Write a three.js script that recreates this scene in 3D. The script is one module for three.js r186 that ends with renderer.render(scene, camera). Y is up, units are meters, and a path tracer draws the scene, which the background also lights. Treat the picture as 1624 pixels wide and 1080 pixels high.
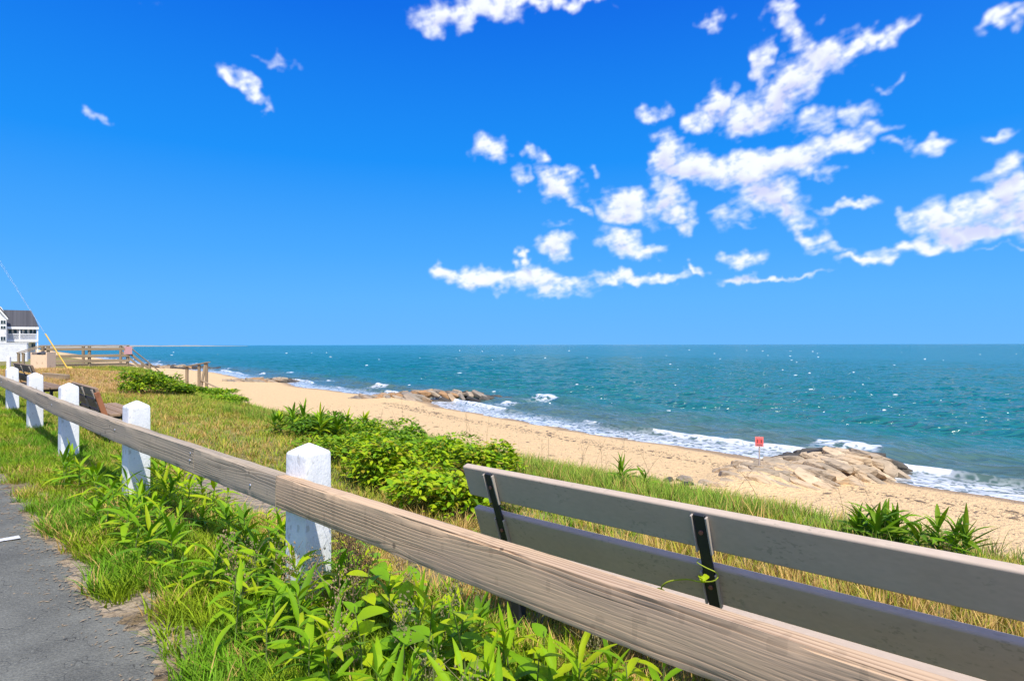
import * as THREE from 'three';
import { mergeGeometries, toCreasedNormals } from 'three/addons/utils/BufferGeometryUtils.js';
import { RoundedBoxGeometry } from 'three/addons/geometries/RoundedBoxGeometry.js';
import { ConvexGeometry } from 'three/addons/geometries/ConvexGeometry.js';

// ---------------------------------------------------------------- camera, sky, sun, exposure
const scene = new THREE.Scene();
const camera = new THREE.PerspectiveCamera(56.73, 1024 / 680, 0.05, 60000);
camera.position.set(0, 1.55, 0);
camera.rotation.order = 'YXZ';
camera.rotation.set(0.0065, 0, -0.0019);
const renderer = new THREE.WebGLRenderer({ antialias: true });
renderer.toneMapping = THREE.LinearToneMapping;
renderer.toneMappingExposure = 1.06;
renderer.shadowMap.enabled = true;

const sunDir = new THREE.Vector3(0.24, 1, 0.60).normalize();
const sun = new THREE.DirectionalLight(new THREE.Color().setRGB(1, 0.95, 0.86), 5.0);
sun.position.copy(sunDir).multiplyScalar(120);
sun.castShadow = true;
sun.shadow.mapSize.set(4096, 4096);
Object.assign(sun.shadow.camera, { left: -60, right: 60, top: 60, bottom: -60, near: 1, far: 300 });
scene.add(sun, sun.target);

// ---------------------------------------------------------------- random numbers and noise
let seed = 7;
function srand(s) { seed = s >>> 0; }
function rnd() { seed = (seed + 0x6D2B79F5) >>> 0; let t = seed; t = Math.imul(t ^ (t >>> 15), t | 1); t ^= t + Math.imul(t ^ (t >>> 7), t | 61); return ((t ^ (t >>> 14)) >>> 0) / 4294967296; }
const rr = (a, b) => a + (b - a) * rnd();
const pick = (l) => l[Math.floor(rnd() * l.length) % l.length];
const clamp = (x, a = 0, b = 1) => Math.min(b, Math.max(a, x));
const sst = (a, b, x) => { const t = clamp((x - a) / (b - a)); return t * t * (3 - 2 * t); };
const mix = (a, b, t) => a + (b - a) * t;
const mix3 = (a, b, t) => [mix(a[0], b[0], t), mix(a[1], b[1], t), mix(a[2], b[2], t)];
const HT = new Float32Array(65536); srand(99); for (let i = 0; i < 65536; i++) HT[i] = rnd();
function vn(x, y, px = 256, py = 256) {               // value noise, periodic
  const xi = Math.floor(x), yi = Math.floor(y); let fx = x - xi, fy = y - yi;
  fx = fx * fx * fx * (fx * (fx * 6 - 15) + 10); fy = fy * fy * fy * (fy * (fy * 6 - 15) + 10);
  const x0 = ((xi % px) + px) % px, x1 = (x0 + 1) % px, y0 = ((yi % py) + py) % py, y1 = (y0 + 1) % py;
  const h = (i, j) => HT[((i * 197 + j * 7919) ^ ((j >> 3) * 613)) & 65535];
  return mix(mix(h(x0, y0), h(x1, y0), fx), mix(h(x0, y1), h(x1, y1), fx), fy);
}
function fbm(x, y, o = 4, px = 256, py = 256) { let s = 0, a = 0.5, n = 0; for (let i = 0; i < o; i++) { s += a * vn(x + i * 17, y + i * 31, px, py); n += a; a *= 0.5; x *= 2; y *= 2; px *= 2; py *= 2; } return s / n; }
const s2b = (c) => Math.round(255 * clamp(c <= 0.0031308 ? 12.92 * c : 1.055 * Math.pow(c, 1 / 2.4) - 0.055));

// ---------------------------------------------------------------- the sky: clear blue air with torn white clouds all round
{
  const W = 4096, Hh = 2048, data = new Float32Array(W * Hh * 4), HF = Hh / 2, F = new Float32Array(W * HF);
  const blobs = [[-6.4,27.6,2.84,1.27,2,1],[-2.7,28.1,4.01,1.17,0,1],[1.6,28.6,4.85,0.80,-2,1],[6.7,28.6,2.25,0.35,-3,0.8],[-7.0,26.5,1.25,1.01,3,0.7],[17.5,26.1,1.31,0.84,6,0.8],[16.6,18.9,1.68,0.99,-5,0.9],[18.2,19.7,1.14,1.76,-6,1],[20.5,18.7,2.39,1.46,-7,1],[23.4,20.2,3.24,1.71,31,1.1],[26.7,22.0,2.28,1.34,20,1],[29.8,22.8,2.93,0.83,14,0.95],[32.1,23.3,1.33,0.35,10,0.7],[23.2,25.7,1.27,1.12,-10,0.9],[24.8,23.9,1.88,1.25,-36,0.9],[21.8,22.5,0.89,1.65,-8,0.85],[12.7,19.6,1.14,0.85,-4,0.8],[14.1,16.4,1.40,1.55,-4,1],[16.3,15.1,3.25,1.38,-9,1.1],[20.2,14.4,3.22,1.32,-5,1.1],[23.7,14.9,2.87,1.20,4,1],[26.9,15.8,3.23,0.98,9,0.9],[30.0,16.2,1.85,0.57,7,0.65],[25.5,17.6,1.88,1.07,7,0.7],[28.7,17.7,1.77,0.85,6,0.7],[33.7,14.4,1.46,0.69,2,0.85],[31.3,15.2,1.66,0.55,-9,0.6],[30.9,19.5,1.69,0.50,5,0.6],[22.4,12.2,3.02,1.41,-13,1.1],[23.9,10.9,2.00,1.21,-35,0.9],[25.5,8.6,1.83,0.73,-30,0.8],[27.6,7.4,1.54,0.59,-15,0.7],[28.3,10.9,2.16,0.49,3,0.85],[26.2,13.7,1.28,0.44,-7,0.6],[-1.9,17.2,1.83,1.16,0,0.85],[2.5,16.8,1.14,0.80,-19,0.7],[0.9,14.8,0.90,1.42,-29,0.6],[4.2,14.3,2.15,1.31,-31,1],[6.3,12.4,0.90,0.66,-49,0.6],[7.4,15.1,1.12,0.58,-2,0.5],[4.2,11.1,1.59,0.44,-1,0.45],[10.6,12.0,2.86,1.40,-7,1],[13.8,12.8,1.45,1.86,37,1],[15.3,11.0,1.17,1.28,-3,0.9],[9.5,9.0,2.11,1.32,-12,0.95],[11.9,8.3,1.86,0.71,-7,0.9],[3.8,9.0,1.82,1.34,-20,1],[-5.9,6.3,1.14,1.02,1,0.95],[-3.0,6.0,3.15,0.96,-5,1],[1.1,6.1,3.43,1.02,0,1],[0.9,7.9,0.57,0.90,0,0.9],[4.2,5.4,3.68,0.74,-4,0.9],[9.8,5.9,3.03,0.62,-1,0.95],[13.1,5.8,2.79,0.55,-1,0.9],[16.4,6.2,0.42,0.54,-2,0.9],[20.0,5.7,2.74,0.43,-2,0.9],[23.9,5.6,3.04,0.26,0,0.7],[4.5,4.5,3.40,0.45,-2,0.5],[20.2,7.2,1.80,0.64,-3,0.9],[19.1,11.1,1.52,0.89,-4,0.7],[19.7,10.0,1.81,0.52,-4,0.5],[38.0,12.5,1.43,0.97,15,0.95],[38.4,10.5,1.26,1.57,-8,1],[36.8,9.6,1.52,1.16,-7,1],[34.5,9.3,1.97,1.18,-18,0.95],[32.5,9.6,1.05,0.85,-6,0.8],[35.9,7.9,2.87,0.83,6,1.1],[32.3,7.3,2.75,0.67,9,1],[29.4,6.6,1.91,0.45,8,0.85],[38.9,8.5,1.17,1.22,-7,1],[40.6,9.3,1.90,1.72,5,1],[37.9,14.8,1.40,0.34,-4,0.7],[38.2,6.8,2.05,0.18,2,0.5],[38.3,22.0,1.25,0.66,7,0.9],[40.3,22.3,1.24,0.81,6,0.9],[-23.7,21.4,1.36,0.74,-22,0.85],[-22.5,20.4,1.35,0.71,-39,0.85],[-21.2,19.1,0.78,0.52,-48,0.6],[-20.3,23.1,1.51,0.56,0,0.6],[-33.6,17.0,1.16,0.41,-15,0.65],[-14.9,3.5,4.63,0.28,1,0.25],[-25.3,4.2,2.15,0.21,2,0.2],[-30.2,25.0,3.04,0.51,3,0.3]];
  srand(4242);                                          // the same kind of clouds round the rest of the sky
  for (let k = 0; k < 70; k++) {
    const az = rr(52, 306), el = 4 + 60 * Math.pow(rnd(), 1.5), n = 2 + Math.floor(rnd() * 5), rot = rr(-30, 30);
    for (let j = 0; j < n; j++) blobs.push([az + rr(-4, 4), el + rr(-1.6, 1.6), rr(1, 3.4), rr(0.5, 1.5), rot + rr(-10, 10), rr(0.6, 1.05)]);
  }
  for (let k = 0; k < 14; k++) { const az = rr(-40, 40), el = rr(36, 80); for (let j = 0; j < 4; j++) blobs.push([az + rr(-5, 5), el + rr(-2, 2), rr(1, 3.4), rr(0.6, 1.6), rr(-30, 30), rr(0.6, 1)]); }
  for (const [az, el, ra0, rb0, rot, w] of blobs) {
    const ra = ra0 * 0.94, rb = rb0 * 0.9, c = Math.cos(rot * Math.PI / 180), s = Math.sin(rot * Math.PI / 180), R = Math.max(ra, rb) * 2.2;
    const r0 = Math.max(0, Math.floor((el - R) / 90 * HF)), r1 = Math.min(HF - 1, Math.ceil((el + R) / 90 * HF));
    const c0 = Math.floor((az - 90 + 180 - R) / 360 * W), c1 = Math.ceil((az - 90 + 180 + R) / 360 * W);
    for (let j = r0; j <= r1; j++) for (let i = c0; i <= c1; i++) {
      const dx = (i + 0.5) / W * 360 - 180 + 90 - az, dy = (j + 0.5) / HF * 90 - el;
      const p = (dx * c + dy * s) / ra, q = (-dx * s + dy * c) / rb, d2 = p * p + q * q;
      if (d2 < 4.5) { const k = j * W + ((i % W) + W) % W; F[k] = Math.max(F[k], w * Math.exp(-d2 * 0.75)) + 0.12 * w * Math.exp(-d2 * 0.75); }
    }
  }
  const stops = [[0, [0.15, 0.47, 0.97]], [4, [0.115, 0.445, 0.96]], [8, [0.07, 0.385, 0.95]], [16, [0.013, 0.275, 0.91]], [28, [0.004, 0.15, 0.77]], [50, [0.008, 0.14, 0.65]], [90, [0.012, 0.13, 0.57]]];
  const air = (el) => { for (let k = 1; k < stops.length; k++) if (el <= stops[k][0]) return mix3(stops[k - 1][1], stops[k][1], (el - stops[k - 1][0]) / (stops[k][0] - stops[k - 1][0])); return stops[6][1]; };
  for (let j = 0; j < Hh; j++) {
    const el = (j + 0.5) / Hh * 180 - 90, base = air(Math.max(0, el)), ce = Math.cos(el * Math.PI / 180), se = Math.sin(el * Math.PI / 180);
    for (let i = 0; i < W; i++) {
      let [r, g, b] = base; const o = (j * W + i) * 4;
      if (el > 0) {
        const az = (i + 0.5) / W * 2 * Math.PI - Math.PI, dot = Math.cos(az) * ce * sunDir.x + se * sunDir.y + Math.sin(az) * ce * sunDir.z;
        const au = Math.exp((dot - 1) * 6) * 1.3;        // pale aureole round the sun, widened and raised as neutral fill light
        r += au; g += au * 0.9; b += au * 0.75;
        const x = i / W * 512, y = j / HF * 128;          // noise cells of 0.7 degrees
        const wx = (fbm(x * 0.5, y * 0.5, 3, 256, 256) - 0.5) * 30, wy = (fbm(x * 0.5 + 40, y * 0.5 + 9, 3, 256, 256) - 0.5) * 22;
        const jj = clamp(Math.round(j - HF + wy), 0, HF - 1), ii = ((Math.round(i + wx) % W) + W) % W, f = F[jj * W + ii];
        if (f > 0.03) {
          const n = fbm(x * 0.8 + 3, y * 1.05, 4, 512, 512), fine = fbm(x * 3.0, y * 3.6, 3, 1024, 1024);
          const wisp = fbm(x * 0.5 + y * 0.9, y * 2.6 - x * 0.9, 4, 512, 512), dens = f * (0.30 + 0.62 * n + 0.55 * wisp + 0.3 * (fine - 0.5)) - 0.10 * (1 - f) * fine;
          const al = 0.95 * Math.pow(clamp((dens - 0.24) / 0.62), 1.25);
          const up = F[Math.min(HF - 1, jj + 14) * W + ii];  // thick cloud above: greyer belly
          const sh = 1 - 0.3 * sst(0.3, 1.1, up) * sst(0.6, 1.0, f) + 0.08 * (n - 0.5);
          r = mix(r, 1.0 * sh * 0.97, al); g = mix(g, 1.01 * sh, al); b = mix(b, 1.08 * (0.6 + 0.4 * sh), al);
        }
      }
      data[o] = r; data[o + 1] = g; data[o + 2] = b; data[o + 3] = 1;
    }
  }
  const sky = new THREE.DataTexture(data, W, Hh, THREE.RGBAFormat, THREE.FloatType);
  sky.mapping = THREE.EquirectangularReflectionMapping; sky.magFilter = sky.minFilter = THREE.LinearFilter; sky.needsUpdate = true;
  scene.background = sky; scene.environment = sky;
}

// ---------------------------------------------------------------- textures
function tex(w, h, fn, color = true, wrap = true) {       // fn(u, v, i, j) gives linear rgb (0..1) or a grey value
  const d = new Uint8Array(w * h * 4);
  for (let j = 0; j < h; j++) for (let i = 0; i < w; i++) {
    const c = fn(i / w, j / h, i, j), o = (j * w + i) * 4;
    if (typeof c === 'number') d[o] = d[o + 1] = d[o + 2] = color ? s2b(c) : Math.round(255 * clamp(c)); else { d[o] = s2b(c[0]); d[o + 1] = s2b(c[1]); d[o + 2] = s2b(c[2]); }
    d[o + 3] = 255;
  }
  const t = new THREE.DataTexture(d, w, h); t.magFilter = THREE.LinearFilter; t.minFilter = THREE.LinearMipmapLinearFilter; t.generateMipmaps = true;
  if (wrap) t.wrapS = t.wrapT = THREE.RepeatWrapping;
  if (color) t.colorSpace = THREE.SRGBColorSpace;
  t.needsUpdate = true; return t;
}
srand(11);
const knots = []; for (let i = 0; i < 9; i++) knots.push([rnd(), rnd(), rr(0.012, 0.03)]);
function woodRing(u, v) {                                  // growth rings cut lengthwise: long, gently wandering lines that bend round the knots
  let warp = 0, kd = 0;
  for (const [ku, kv, kr] of knots) { let ddx = u - ku, ddy = v - kv; ddx -= Math.round(ddx); ddy -= Math.round(ddy); const dx = ddx * 3, dy = ddy * 0.75, d2 = (dx * 0.3) ** 2 + dy * dy; warp += Math.sign(dy) * 0.020 * Math.exp(-d2 / (kr * kr * 3)); kd = Math.max(kd, sst(kr * 0.8, kr * 0.35, Math.hypot(dx, dy))); }
  const y = v + warp + (fbm(u * 3, v * 4, 3, 3, 4) - 0.5) * 0.055, wide = fbm(u * 2 + 4, v * 7, 2, 2, 7), f = y * 38 + 1.6 * fbm(2, y * 9, 2, 256, 9);
  const saw = f - Math.floor(f), ring = Math.pow(saw, 2.2) * (1 - sst(0.92, 1, saw)) * (0.35 + 1.0 * sst(0.35, 0.7, wide));
  return { y, ring, kd, crack: sst(0.80, 0.84, fbm(u * 3 + 3, y * 70, 2, 3, 70)) };
}
function woodFn(c1, c2, c3) {                             // 3 m x 0.75 m of weathered softwood, grain along u
  return (u, v) => {
    const { y, ring, kd, crack } = woodRing(u, v), fine = fbm(u * 40, y * 260, 2, 40, 260), tone = fbm(u * 4 + 8, v * 5, 3, 4, 5), check = sst(0.80, 0.86, vn(u * 90, v * 14, 90, 14)) * 0.25;
    let c = mix3(c1, c3, clamp(1.8 * (tone - 0.38))); c = mix3(c, c2, clamp(ring * 0.95 + 0.3 * (fine - 0.5)));
    const k = (1 - 0.5 * crack) * (1 - 0.6 * kd) * (0.88 + 0.24 * fine) * (1 - check * 0.5);
    return [c[0] * k, c[1] * k, c[2] * k];
  };
}
const woodBumpFn = (u, v) => { const { y, ring, crack } = woodRing(u, v); return 0.8 - 0.4 * ring + 0.2 * (fbm(u * 40, y * 260, 2, 40, 260) - 0.5) - 0.4 * crack; };
const T = {
  wood: tex(2048, 512, woodFn([0.60, 0.42, 0.245], [0.30, 0.185, 0.10], [0.46, 0.325, 0.215])),
  woodGrey: tex(2048, 512, woodFn([0.44, 0.35, 0.235], [0.21, 0.16, 0.105], [0.35, 0.295, 0.22])),
  woodBump: tex(2048, 512, woodBumpFn, false),
  sand: tex(1024, 1024, (u, v) => { const a = fbm(u * 10, v * 10, 5, 10, 10), b = vn(u * 420, v * 420, 420, 420), c = vn(u * 150 + 3, v * 150, 150, 150) > 0.9 ? 1 : 0; const k = 0.84 + 0.22 * a + 0.14 * (b - 0.5) - 0.14 * c - 0.22 * sst(0.66, 0.72, fbm(u * 34 + 7, v * 34, 2, 34, 34)); return [k, k, k * (1 - 0.02 * c)]; }),  // darker blotches in the sand colour stand for footprint shadows
  sandBump: tex(1024, 1024, (u, v) => 0.45 * fbm(u * 22, v * 22, 3, 22, 22) + 0.35 * fbm(u * 9 + 3, v * 9, 2, 9, 9) + 0.2 * fbm(u * 70, v * 70, 3, 70, 70), false),
  asphalt: tex(1024, 1024, (u, v) => { const a = fbm(u * 6, v * 6, 4, 6, 6), b = vn(u * 330, v * 330, 330, 330), s = vn(u * 210 + 7, v * 210, 210, 210) > 0.93 ? 0.22 : 0, crk = Math.abs(fbm(u * 5 + 1, v * 5, 4, 5, 5) - 0.5); const k = 0.075 + 0.10 * a + 0.07 * (b - 0.5) + s * 0.3 - 0.07 * sst(0.006, 0.0, crk); return [k * 1.02, k * 1.02, k * 0.84]; }),
  asphaltBump: tex(512, 512, (u, v) => vn(u * 170, v * 170, 170, 170) * 0.7 + 0.3 * fbm(u * 30, v * 30, 3, 30, 30), false),
  paint: tex(512, 512, (u, v) => { const a = fbm(u * 5, v * 5, 4, 5, 5), f = fbm(u * 40, v * 40, 3, 40, 40), d = sst(0.66, 0.76, fbm(u * 14 + 4, v * 9, 4, 14, 9)); const k = 0.80 + 0.08 * (a - 0.5) + 0.10 * (f - 0.5); return mix3([k, k, k * 0.98], [0.42, 0.40, 0.34], d * 0.55); }),
  paintBump: tex(512, 512, (u, v) => 0.5 * fbm(u * 9, v * 5, 4, 9, 5) + 0.35 * fbm(u * 50, v * 30, 3, 50, 30), false),
  benchPaint: tex(1024, 512, (u, v) => { const a = fbm(u * 8, v * 8, 4, 8, 8), f = fbm(u * 90, v * 90, 2, 90, 90), sp = sst(0.66, 0.74, fbm(u * 110 + 3, v * 110, 3, 110, 110)) * sst(0.46, 0.62, fbm(u * 7, v * 7 + 2, 3, 7, 7)); const c = mix3([0.48, 0.375, 0.27], [0.54, 0.43, 0.32], a); const k = 0.94 + 0.12 * f; return mix3([c[0] * k, c[1] * k, c[2] * k], [0.22, 0.19, 0.13], sp * 0.4); }),
  rock: tex(512, 512, (u, v) => { const a = fbm(u * 6, v * 6, 5, 6, 6), s = fbm(u * 3, v * 22, 4, 3, 22), d = sst(0.6, 0.72, fbm(u * 12, v * 12 + 4, 4, 12, 12)); const k = 0.62 + 0.5 * a + 0.3 * (s - 0.5) - 0.3 * d; return [k, k, k]; }),
  rockBump: tex(512, 512, (u, v) => fbm(u * 10, v * 10, 5, 10, 10), false),
  chop: tex(1024, 1024, (u, v) => 0.55 * fbm(u * 8 + 0.6 * fbm(u * 6, v * 6, 2, 6, 6), v * 14, 4, 8, 14) + 0.45 * Math.pow(1 - Math.abs(2 * fbm(u * 14 + 5, v * 26, 3, 14, 26) - 1), 2), false),
  shingle: tex(512, 512, (u, v) => { const r = Math.floor(v * 24), c = Math.floor(u * 24 + (r % 2) * 0.5); const k = 0.05 + 0.025 * HT[(c * 31 + r * 917) & 65535] + (v * 24 - r < 0.1 ? -0.02 : 0); return [k, k, k * 1.08]; }),
};
const std = (o) => new THREE.MeshStandardMaterial(o);
const lin = (r, g, b) => new THREE.Color().setRGB(r, g, b);
const M = {
  rail: std({ map: T.wood, bumpMap: T.woodBump, bumpScale: 0.004, roughness: 0.86 }),
  railGrey: std({ map: T.woodGrey, bumpMap: T.woodBump, bumpScale: 0.004, roughness: 0.9 }),
  deckWood: std({ map: T.woodGrey, bumpMap: T.woodBump, bumpScale: 0.004, roughness: 0.9, color: lin(0.82, 0.76, 0.68) }),
  white: std({ map: T.paint, bumpMap: T.paintBump, bumpScale: 0.006, roughness: 0.7 }),
  bench: std({ map: T.benchPaint, roughness: 0.62 }),
  steel: std({ color: lin(0.022, 0.025, 0.03), roughness: 0.55, metalness: 0.2 }),
  flange: std({ color: lin(0.42, 0.36, 0.30), roughness: 0.6 }),
  rust: std({ color: lin(0.30, 0.13, 0.08), roughness: 0.8, metalness: 0.3 }),
  zinc: std({ color: lin(0.45, 0.46, 0.5), roughness: 0.4, metalness: 0.8 }),
  ground: std({ map: T.sand, bumpMap: T.sandBump, bumpScale: 0.26, roughness: 0.95, vertexColors: true }),
  asphalt: std({ map: T.asphalt, bumpMap: T.asphaltBump, bumpScale: 0.006, roughness: 0.88 }),
  lotPaint: std({ color: lin(0.62, 0.62, 0.6), map: T.sand, bumpMap: T.asphaltBump, bumpScale: 0.004, roughness: 0.8 }),
};

// ---------------------------------------------------------------- naming and grouping
const used = new Map();
function numbered(n) { const k = used.get(n) || 0; used.set(n, k + 1); return k ? n + '_' + String(k).padStart(3, '0') : n; }
function finish(o) { o.traverse((m) => { if (m.isMesh) { m.castShadow = true; m.receiveShadow = true; } }); return o; }
function tag(o, label, category, group, kind) { Object.assign(o.userData, { label, category }); if (group) o.userData.group = group; if (kind) o.userData.kind = kind; return o; }
function thing(name, label, category, pos = [0, 0, 0], turn = 0, group) { const o = new THREE.Group(); o.name = numbered(name); o.position.set(...pos); o.rotation.y = turn; tag(o, label, category, group); scene.add(o); return o; }
function part(name, geo, mat, parent) { const m = new THREE.Mesh(geo, mat); m.name = name; m.castShadow = m.receiveShadow = true; parent.add(m); return m; }
function struct(name, geo, mat) { const m = part(numbered(name), geo, mat, scene); m.userData.kind = 'structure'; return m; }
function copy(src, pos, turn, label, group) { const c = src.clone(); c.name = numbered(src.name.replace(/_\d{3}$/, '')); c.position.set(...pos); c.rotation.y = turn; c.userData = { ...src.userData }; if (label) c.userData.label = label; if (group) c.userData.group = group; scene.add(c); return c; }
const V = (x, y, z) => new THREE.Vector3(x, y, z);
function box(w, h, d, x = 0, y = 0, z = 0, r = 0.006, uvs = 1) {      // rounded box, uv in metres / (3, 0.75) with the grain along its longest side
  const g = new RoundedBoxGeometry(w, h, d, 2, Math.min(r, w / 2.2, h / 2.2, d / 2.2));
  grainUV(g, w >= h && w >= d ? 'x' : h >= d ? 'y' : 'z', uvs); g.translate(x, y, z); return g;
}
function grainUV(g, axis, k = 1) {
  const p = g.attributes.position, n = g.attributes.normal, uv = new Float32Array(p.count * 2); const o = rnd(), o2 = rnd();
  for (let i = 0; i < p.count; i++) {
    const P = [p.getX(i), p.getY(i), p.getZ(i)], N = [Math.abs(n.getX(i)), Math.abs(n.getY(i)), Math.abs(n.getZ(i))], a = 'xyz'.indexOf(axis), rest = [0, 1, 2].filter((q) => q !== a);
    const side = N[rest[0]] > N[rest[1]] ? rest[1] : rest[0];
    uv[2 * i] = (N[a] > 0.8 ? P[rest[0]] : P[a]) / 3 * k + o; uv[2 * i + 1] = (N[a] > 0.8 ? P[rest[1]] : P[side] + (side === rest[0] ? 0.37 : 0)) / 0.75 * k + o2;
  }
  g.setAttribute('uv', new THREE.BufferAttribute(uv, 2)); return g;
}
function tube(pts, r0, r1 = r0, seg = 6, n = 0) {          // tapered tube through points
  const c = pts.length > 2 ? new THREE.CatmullRomCurve3(pts) : new THREE.LineCurve3(pts[0], pts[1]);
  const N = n || (pts.length > 2 ? pts.length * 3 : 1), g = new THREE.TubeGeometry(c, N, 1, seg, false), p = g.attributes.position;
  for (let i = 0; i <= N; i++) { const q = c.getPointAt(i / N), r = mix(r0, r1, i / N); for (let j = 0; j <= seg; j++) { const k = i * (seg + 1) + j; p.setXYZ(k, q.x + (p.getX(k) - q.x) * r, q.y + (p.getY(k) - q.y) * r, q.z + (p.getZ(k) - q.z) * r); } }
  return g;
}
function beam(p, q, w, h, r = 0.008) { const d = V().subVectors(q, p), L = d.length(), g = box(L, h, w, 0, 0, 0, r); const m = new THREE.Matrix4(), x = d.normalize(), z = V().crossVectors(x, V(0, 1, 0)); if (z.lengthSq() < 1e-6) z.set(0, 0, 1); z.normalize(); const y = V().crossVectors(z, x); m.makeBasis(x, y, z); m.setPosition((p.x + q.x) / 2, (p.y + q.y) / 2, (p.z + q.z) / 2); g.applyMatrix4(m); return g; }

// ---------------------------------------------------------------- the lie of the land: a runs away along the fence, n runs out to sea
const OX = -1.25, OZ = -3.87, AX = -0.715, AZ = -0.70, NX = 0.70, NZ = -0.715, SEA = -7.05;
const W = (a, n, y = 0) => V(OX + a * AX + n * NX, y, OZ + a * AZ + n * NZ);
const AN = (x, z) => { const rx = x - OX, rz = z - OZ, D = AX * NZ - AZ * NX; return [(rx * NZ - rz * NX) / D, (AX * rz - AZ * rx) / D]; };
function table(tb) { return (x) => { if (x <= tb[0][0]) return tb[0][1]; for (let i = 1; i < tb.length; i++) if (x <= tb[i][0]) { const t = (x - tb[i - 1][0]) / (tb[i][0] - tb[i - 1][0]); return mix(tb[i - 1][1], tb[i][1], t); } return tb[tb.length - 1][1]; }; }
function smooth(f, w) { return (x) => (f(x - w) + 2 * f(x) + f(x + w) + f(x - w * 0.5) * 1.5 + f(x + w * 0.5) * 1.5) / 7; }
const nWater = smooth(table([[-400, 20], [-60, 37.5], [0, 42.4], [8, 43.4], [20, 46], [32, 47.2], [49, 50.6], [61, 53.2], [75, 57.5], [86, 58.2], [120, 60.5], [135, 66], [150, 64], [201, 74.6], [279, 81], [600, 120], [1600, 250], [4000, 480]]), 6);
const nEdge = smooth(table([[-200, 6.2], [12, 6.3], [20, 7.2], [30, 8.4], [40, 9.4], [55, 11], [90, 17], [134, 25], [280, 40], [600, 78], [1600, 205], [4000, 430]]), 3);
const gFence = smooth(table([[-3000, 0], [0, 0], [3.3, 0.065], [6, 0.13], [9, 0.19], [12.5, 0.27], [20, 0.3], [40, 0.3], [60, 0.1], [80, -0.3], [134, -0.8], [600, -1.5], [4000, -3]]), 1);
const lawnFall = table([[-50, 0.075], [0, 0.07], [8, 0.075], [14, 0.088], [21, 0.085], [30, 0.04], [40, 0.0], [100, 0]]);
const pathMask = (a, n) => sst(0.25, -0.25, Math.hypot((a - 3.0) / 2.3, (n - 1.0 - 0.05 * (a - 3)) / 0.62) - 1 + 0.8 * (fbm(a * 1.7, n * 1.7 + 50, 3) - 0.5)) ;
function ground(a, n) {
  const e = nEdge(a), wN = nWater(a), g = gFence(a);
  const inl = g - lawnFall(a) * clamp(n, 0, e) - 0.22 * sst(e - 2.0, e, n) * (a < 34 ? 1 : 0.4) - (n < -0.7 ? 0.012 : 0);
  const toe = e + 8.5, ty = -5.35;
  const beach = n < wN ? mix(ty, SEA, Math.pow(clamp((n - toe) / (wN - toe)), 1.35)) : SEA - 0.085 * (n - wN);
  let y = n < e ? inl : n < toe ? mix(inl, beach, sst(0, 1, (n - e) / (toe - e)) * 0.55 + 0.45 * (n - e) / (toe - e)) : beach;
  const rough = sst(-0.75, -0.2, n);
  y += rough * (0.05 * (fbm(a * 1.1, n * 1.1 + 20, 3) - 0.5) + (n < e + 10 ? 0.16 * (fbm(a * 0.28 + 9, n * 0.28, 3) - 0.5) * sst(1, 4, n) : 0) + (n > e + 2 ? 0.16 * (fbm(a * 0.35, n * 0.5 + 7, 3) - 0.5) * sst(wN, wN - 4, n) : 0));
  y += 0.30 * Math.exp(-(((a - 27) / 7) ** 2) - (((n - 4.2) / 3) ** 2));          // the dry mound before the beach steps
  y += 0.85 * Math.exp(-(((a - 11.4) / 2.0) ** 2)) * sst(27, 34, n) * sst(46, 39, n); // sand blown into the stone jetty
  y += 0.5 * Math.exp(-(((a - 75) / 3) ** 2)) * sst(46, 54, n) * sst(64, 57, n);
  return y;
}
function graded(list) { const out = [list[0][0]]; for (let i = 1; i < list.length; i++) { const [x0, s0] = list[i - 1], [x1, s1] = list[i]; let x = x0; const r = []; while (x < x1) { x += mix(s0, s1, (x - x0) / (x1 - x0)); r.push(x); } const k = (x1 - x0) / (r[r.length - 1] - x0); for (const q of r) out.push(x0 + (q - x0) * k); } return out; }
function sheet(as, ns, pos, col, uvk = 1 / 3) {            // a grid over (a, n); pos gives a Vector3
  const na = as.length, nn = ns.length, P = new Float32Array(na * nn * 3), C = col ? new Float32Array(na * nn * 3) : null, U = new Float32Array(na * nn * 2), I = [];
  for (let i = 0; i < na; i++) for (let j = 0; j < nn; j++) {
    const k = i * nn + j, p = pos(as[i], ns[j]); P.set([p.x, p.y, p.z], k * 3); if (C) C.set(col(as[i], ns[j], p), k * 3);
    const u = typeof uvk === 'function' ? uvk(as[i], ns[j], p) : [p.x * uvk, p.z * uvk]; U.set(u, k * 2);
    if (i && j) { const A = k, B = k - 1, D = k - nn, E = k - nn - 1; I.push(A, B, D, B, E, D); }
  }
  const g = new THREE.BufferGeometry(); g.setAttribute('position', new THREE.BufferAttribute(P, 3)); g.setAttribute('uv', new THREE.BufferAttribute(U, 2)); if (C) g.setAttribute('color', new THREE.BufferAttribute(C, 3));
  g.setIndex(I); g.computeVertexNormals(); const N = g.attributes.normal; let up = 0; for (let i = 0; i < N.count; i += 97) up += N.getY(i);
  if (up < 0) { for (let i = 0; i < I.length; i += 3) { const t = I[i]; I[i] = I[i + 1]; I[i + 1] = t; } g.setIndex(I); g.computeVertexNormals(); }
  return g;
}
const SAND = [0.80, 0.55, 0.27], SANDW = [0.38, 0.26, 0.145], SOIL = [0.17, 0.12, 0.06], LAWN = [0.30, 0.265, 0.07], STRAW = [0.56, 0.36, 0.15], GRIT = [0.34, 0.27, 0.185];
const isDry = (a, n) => sst(1.1, 0.5, Math.hypot((a - 27) / 11, (n - 3.6) / 4.5)) ;
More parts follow.
